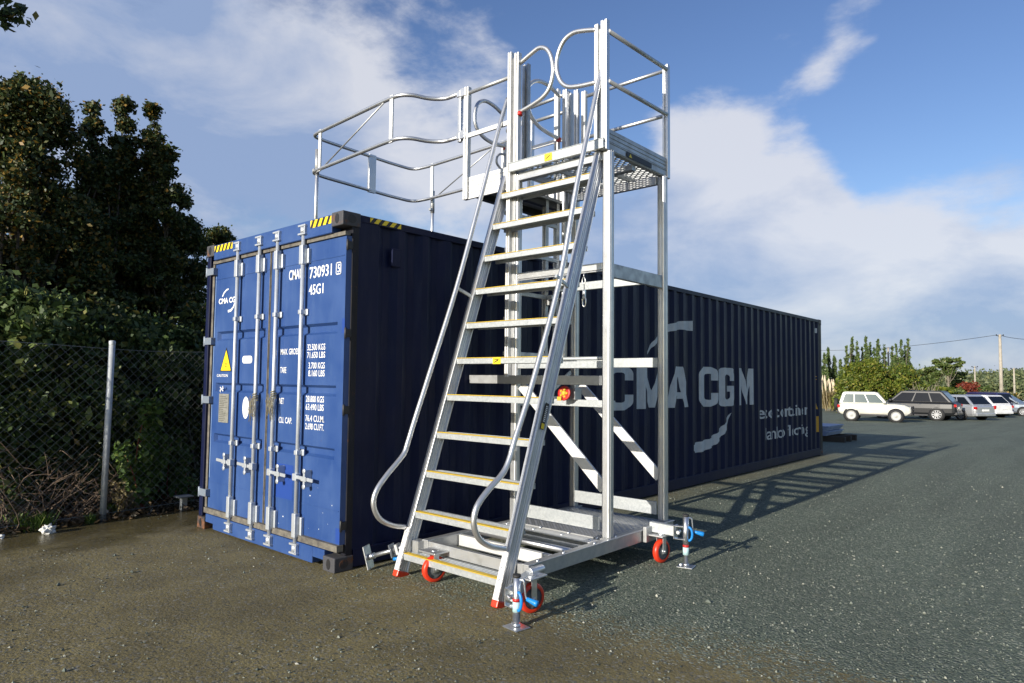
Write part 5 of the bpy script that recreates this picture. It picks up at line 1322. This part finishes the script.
x, y = dpos(868, 60); tree('leafy_tree', 'broad yellow green tree behind the white off-roader', 'tree', x, y, 3.9, 2.35, 26000, .12, LYEL, 130, env='round', low=.06, nclump=130, cr=.50, trunk=.16)
x, y = dpos(850, 58); tree('leafy_tree', 'bright low yellow green bush at the left foot of the broad tree', 'tree', x, y, 2.4, 1.1, 9000, .12, LYEL, 131, env='round', low=.04, nclump=40, cr=.6, trunk=.10)
x, y = dpos(903, 66); tree('leafy_tree', 'olive green rounded tree behind the charcoal SUV', 'tree', x, y, 3.5, 1.5, 10000, .13, LYEL, 132, env='round', low=.06, nclump=55, cr=.7, trunk=.12)
bare_bush(905, 63, 2.4, 1.7, 133, 'pale leafless bush spreading behind the charcoal SUV', 60, mat('pale_twigs', (.30, .26, .17), .9), .03)
bare_bush(922, 64, 2.6, 1.7, 134, 'leafless grey twiggy bush right of the pale one', 50, mat('grey_twigs', (.24, .21, .15), .9), .03)
for k, (px, d, h, r, low) in enumerate(((948, 72, 4.6, 1.05, .72), (934, 78, 4.2, 1.2, .62), (925, 82, 4.1, 1.1, .5), (956, 76, 3.5, .9, .5), (916, 84, 4.0, 1.2, .4))):
    x, y = dpos(px, d); tree('flat_topped_pine', ['tallest flat topped pine with a clear pale stem', 'flat topped pine left of the tallest one', 'lower spreading pine, third to the left of the tallest', 'small pine tucked right of the tallest one', 'leftmost and roundest of the pines'][k], 'pine', x, y, h, r, 5200, .13, LPINE, 140+k, env='flat', low=low, nclump=34, cr=.34, trunk=.10, bark=mat('pale_pine_bark', (.25, .22, .17), .9), flat=.5)
x, y = dpos(967, 70); tree('red_bush', 'round dark red bush standing before the far wood', 'bush', x, y, 2.7, .72, 6500, .10, LRED, 150, env='round', low=.05, nclump=40, cr=.32, trunk=.08)
for k, (px, d, h, r, lm) in enumerate(((935, 60, 1.6, 1.4, LFRESH), (945, 64, 2.0, 1.6, LYEL), (927, 66, 2.2, 1.6, LPINE), (956, 66, 1.8, 1.3, LPINE), (914, 70, 3.2, 1.8, LPINE), (984, 78, 2.3, 1.8, LPINE), (1010, 70, 1.5, 1.4, LAUT))):
    x, y = dpos(px, d); tree('green_bush', ['bright green low bush above the charcoal SUV tailgate', 'yellowish low bush under the tallest pine', 'dark low bush under the leftmost pines', 'dark low bush left of the red bush', 'tall dark bush behind the twiggy bushes', 'dark bush right of the red bush', 'bronze bush at the right edge'][k], 'bush', x, y, h, r*.62, 3200, .12, lm, 160+k, env='round', low=.03, nclump=30, cr=.36, trunk=.06)
# far wood on rising ground
def far_wood():
    rg = np.random.default_rng(77); C = []; Rr = []
    for k in range(620):
        px = rg.uniform(800, 1180); d = rg.uniform(125, 190); p = at(px, d)
        hh = (2.2+2.0*rg.random()+(d-125)*.028)*(1 if px > 915 else .8)
        for j in range(3): C.append((p.x+rg.normal()*1.2, p.y+rg.normal()*1.2, p.z+hh*(.35+.3*j))); Rr.append(.9+.8*rg.random())
    V, F = leaves(rg, C, Rr, 90000, .32, .8); o = soup('far_wood', V, F, LWOOD); tag(o, 'far dark green wood along the skyline on the right', 'wood', kind='stuff')
far_wood()
# far wood closing the horizon behind the rest of the place
def far_hedge():
    rg = np.random.default_rng(78); C = []; Rr = []
    for k in range(700):
        a = math.radians(rg.uniform(-150, 210)); d = rg.uniform(150, 200); x = CAM.x+math.cos(a)*d; y = CAM.y+math.sin(a)*d
        v = Vector((x, y, 0))-Vector((CAM.x, CAM.y, 0)); 
        u = v.dot(Vector((R2.x, R2.y, 0)))/max(1e-3, v.dot(Vector((D.x, D.y, 0))))
        if v.dot(Vector((D.x, D.y, 0))) > 0 and 0.35 < u < 1.1: continue
        hh = 4+4*rg.random(); z = gz(x, y)
        for j in range(3): C.append((x+rg.normal()*2, y+rg.normal()*2, z+hh*(.3+.3*j))); Rr.append(2+2*rg.random())
    V, F = leaves(rg, C, Rr, 40000, .9, .8); o = soup('distant_treeline', V, F, LWOOD); tag(o, 'distant line of trees round the site', 'trees', kind='stuff')
far_hedge()
# dry grass, reeds
sp = []; rg_ = random.Random(31)
for k in range(420):
    p = at(rg_.uniform(815, 1075), rg_.uniform(69, 86)); sp.append((p.x, p.y, .6, rg_.uniform(.25, .75)))
tufts('dry_grass', 'dry buff grass beyond the parked cars', sp, LDRY, .5, 8, 60, .03, cat='grass')
sp = []
for k in range(200):
    p = at(rg_.uniform(815, 1075), rg_.uniform(68.5, 84)); sp.append((p.x, p.y, .6, rg_.uniform(.15, .5)))
tufts('green_grass', 'green grass beyond the parked cars', sp, LGRASS, .5, 9, 60, .03, cat='grass')
def pampas(px, d, h, seed, label):
    x, y = dpos(px, d); z0 = gz(x, y); rg = np.random.default_rng(seed); t = empty('pampas_grass', (x, y, z0), label, 'pampas grass', 'pampas grass clumps far behind the container end')
    V = []
    for k in range(160):
        a = rg.random()*6.283; e = np.array([math.cos(a)*.9*rg.random(), math.sin(a)*.9*rg.random(), h*(.4+.3*rg.random())]); p = np.array([x, y, z0]); s = np.array([-math.sin(a), math.cos(a), 0])*.03
        V += [p-s, p+s, p+e*.6+np.array([0, 0, .2])+s, p+e]
    V = np.array(V); soup('blades', V, np.arange(len(V)).reshape(-1, 4), LDRY, t)
    mb = MB()
    for k in range(9):
        a = rg.random()*6.283; q = .5*rg.random(); b = Vector((x+q*math.cos(a), y+q*math.sin(a), z0)); e = b+Vector((.2*rg.normal(), .2*rg.normal(), h*(.85+.2*rg.random())))
        mb.tube([b, b.lerp(e, .6), b.lerp(e, .7), b.lerp(e, .85), e], [.012, .012, .07, .10, .02], 6)
    mb.build('plumes', mat('pampas_plume', (.55, .47, .34), .9), t)
pampas(825, 62, 2.9, 1, 'pampas grass clump nearest the container end'); pampas(831, 62, 2.7, 2, 'pampas grass clump in the middle of the three'); pampas(837, 64, 2.4, 3, 'pampas grass clump beside the yellow green tree')
sp = []
for k in range(90):
    p = at(rg_.uniform(974, 1003), rg_.uniform(74, 84)); sp.append((p.x, p.y, .7, rg_.uniform(1.0, 1.9)))
tufts('dry_reeds', 'pale dry reeds right of the red bush', sp, LDRY, 1.5, 10, 70, .06, cat='reeds')
# far fences
FP = mat('grey_fence_timber', (.16, .15, .13), .85)
def far_fence(px0, d0, px1, d1, n, h, label):
    a = at(px0, d0); b = at(px1, d1); t = empty('wire_fence', tuple(a), label, 'fence')
    for i in range(n+1):
        p = a.lerp(b, i/n); p.z = gz(p.x, p.y); MB().box(p.x-.04, p.x+.04, p.y-.04, p.y+.04, p.z, p.z+h).build('post', FP, t)
    dd = (b-a); L_ = dd.length; mb = MB(); k = int(L_/.16)
    for i in range(k+1):
        p = a+dd*i/k; p.z = gz(p.x, p.y); mb.tube([p, p+Vector((0, 0, h-.05))], .006, 3, cap=False)
    for j in range(7):
        z = (h-.1)*(j+.5)/7+.05
        mb.tube([Vector((p.x, p.y, gz(p.x, p.y)+z)) for p in (a.lerp(b, i/8) for i in range(9))], .006, 3, cap=False)
    mb.build('wire_mesh', mat('dull_wire', (.12, .125, .125), .6, .3), t)
far_fence(800, 62, 850, 66, 6, 1.75, 'dark wire mesh fence between the container end and the white off-roader')
far_fence(1001, 74, 1060, 72, 14, 1.25, 'dark wire fence at the right edge beyond the cars')
# power poles and wire
POLE = mat('pale_concrete_pole', (.40, .36, .30), .8, 0, col2=(.30, .27, .22), vscale=3)
def pole(px, d, h, r, label, arm=0, wide=None):
    p = at(px, d); t = empty('utility_pole', tuple(p), label, 'power pole')
    MB().tube([(p.x, p.y, p.z), (p.x, p.y, p.z+h)], [r, r*.62], 12).build('shaft', POLE, t)
    v = Vector((R2.x, R2.y, 0))
    q = Vector((p.x, p.y, p.z+h-.25 if arm else p.z+h-.2))
    if arm:
        MB().bar(q-v*arm+Vector((0, 0, -.6)), q+v*arm+Vector((0, 0, -.6)), .10, .10).build('crossarm', POLE, t)
    mb = MB()
    for s in (-1, 1): mb.bar(q, q+v*.34*s+Vector((0, 0, .08)), .06, .06); mb.lathe([(0, .0), (.06, .02), (.07, .1), (.03, .16), (0, .17)], q+v*.36*s+Vector((0, 0, .05)), (0, 0, 1), 8)
    mb.build('insulator_bracket', TRIM, t)
    return Vector((p.x, p.y, p.z+h))
pA = pole(1000, 88, 7.9, .20, 'tall pale power pole behind the right end of the parked cars')
pB = pole(888, 100, 7.4, .15, 'pale power pole with a crossarm behind the yellow green tree', .8)
pC = pole(974, 108, 5.2, .12, 'short pale pole rising above the red bush')
pD = pole(1013, 106, 4.9, .14, 'short pale pole at the far right, beyond the tallest one')
pE = pole(770, 110, 7.9, .2, 'power pole hidden behind the container')
pF = at(1120, 70)+Vector((0, 0, 7.4))
def wire(a, b, sag, label):
    pts = []
    for i in range(25):
        t = i/24; p = a.lerp(b, t); p.z -= sag*4*t*(1-t); pts.append(p)
    o = MB().tube(pts, .028, 4).build('overhead_wire', TRIM); tag(o, label, 'wire')
wire(pA+Vector((-.3, 0, -.05)), pE, .8, 'sagging overhead wire running left from the tall pole')
wire(pA+Vector((.3, 0, -.2)), pF, .8, 'overhead wire leaving the tall pole to the right')
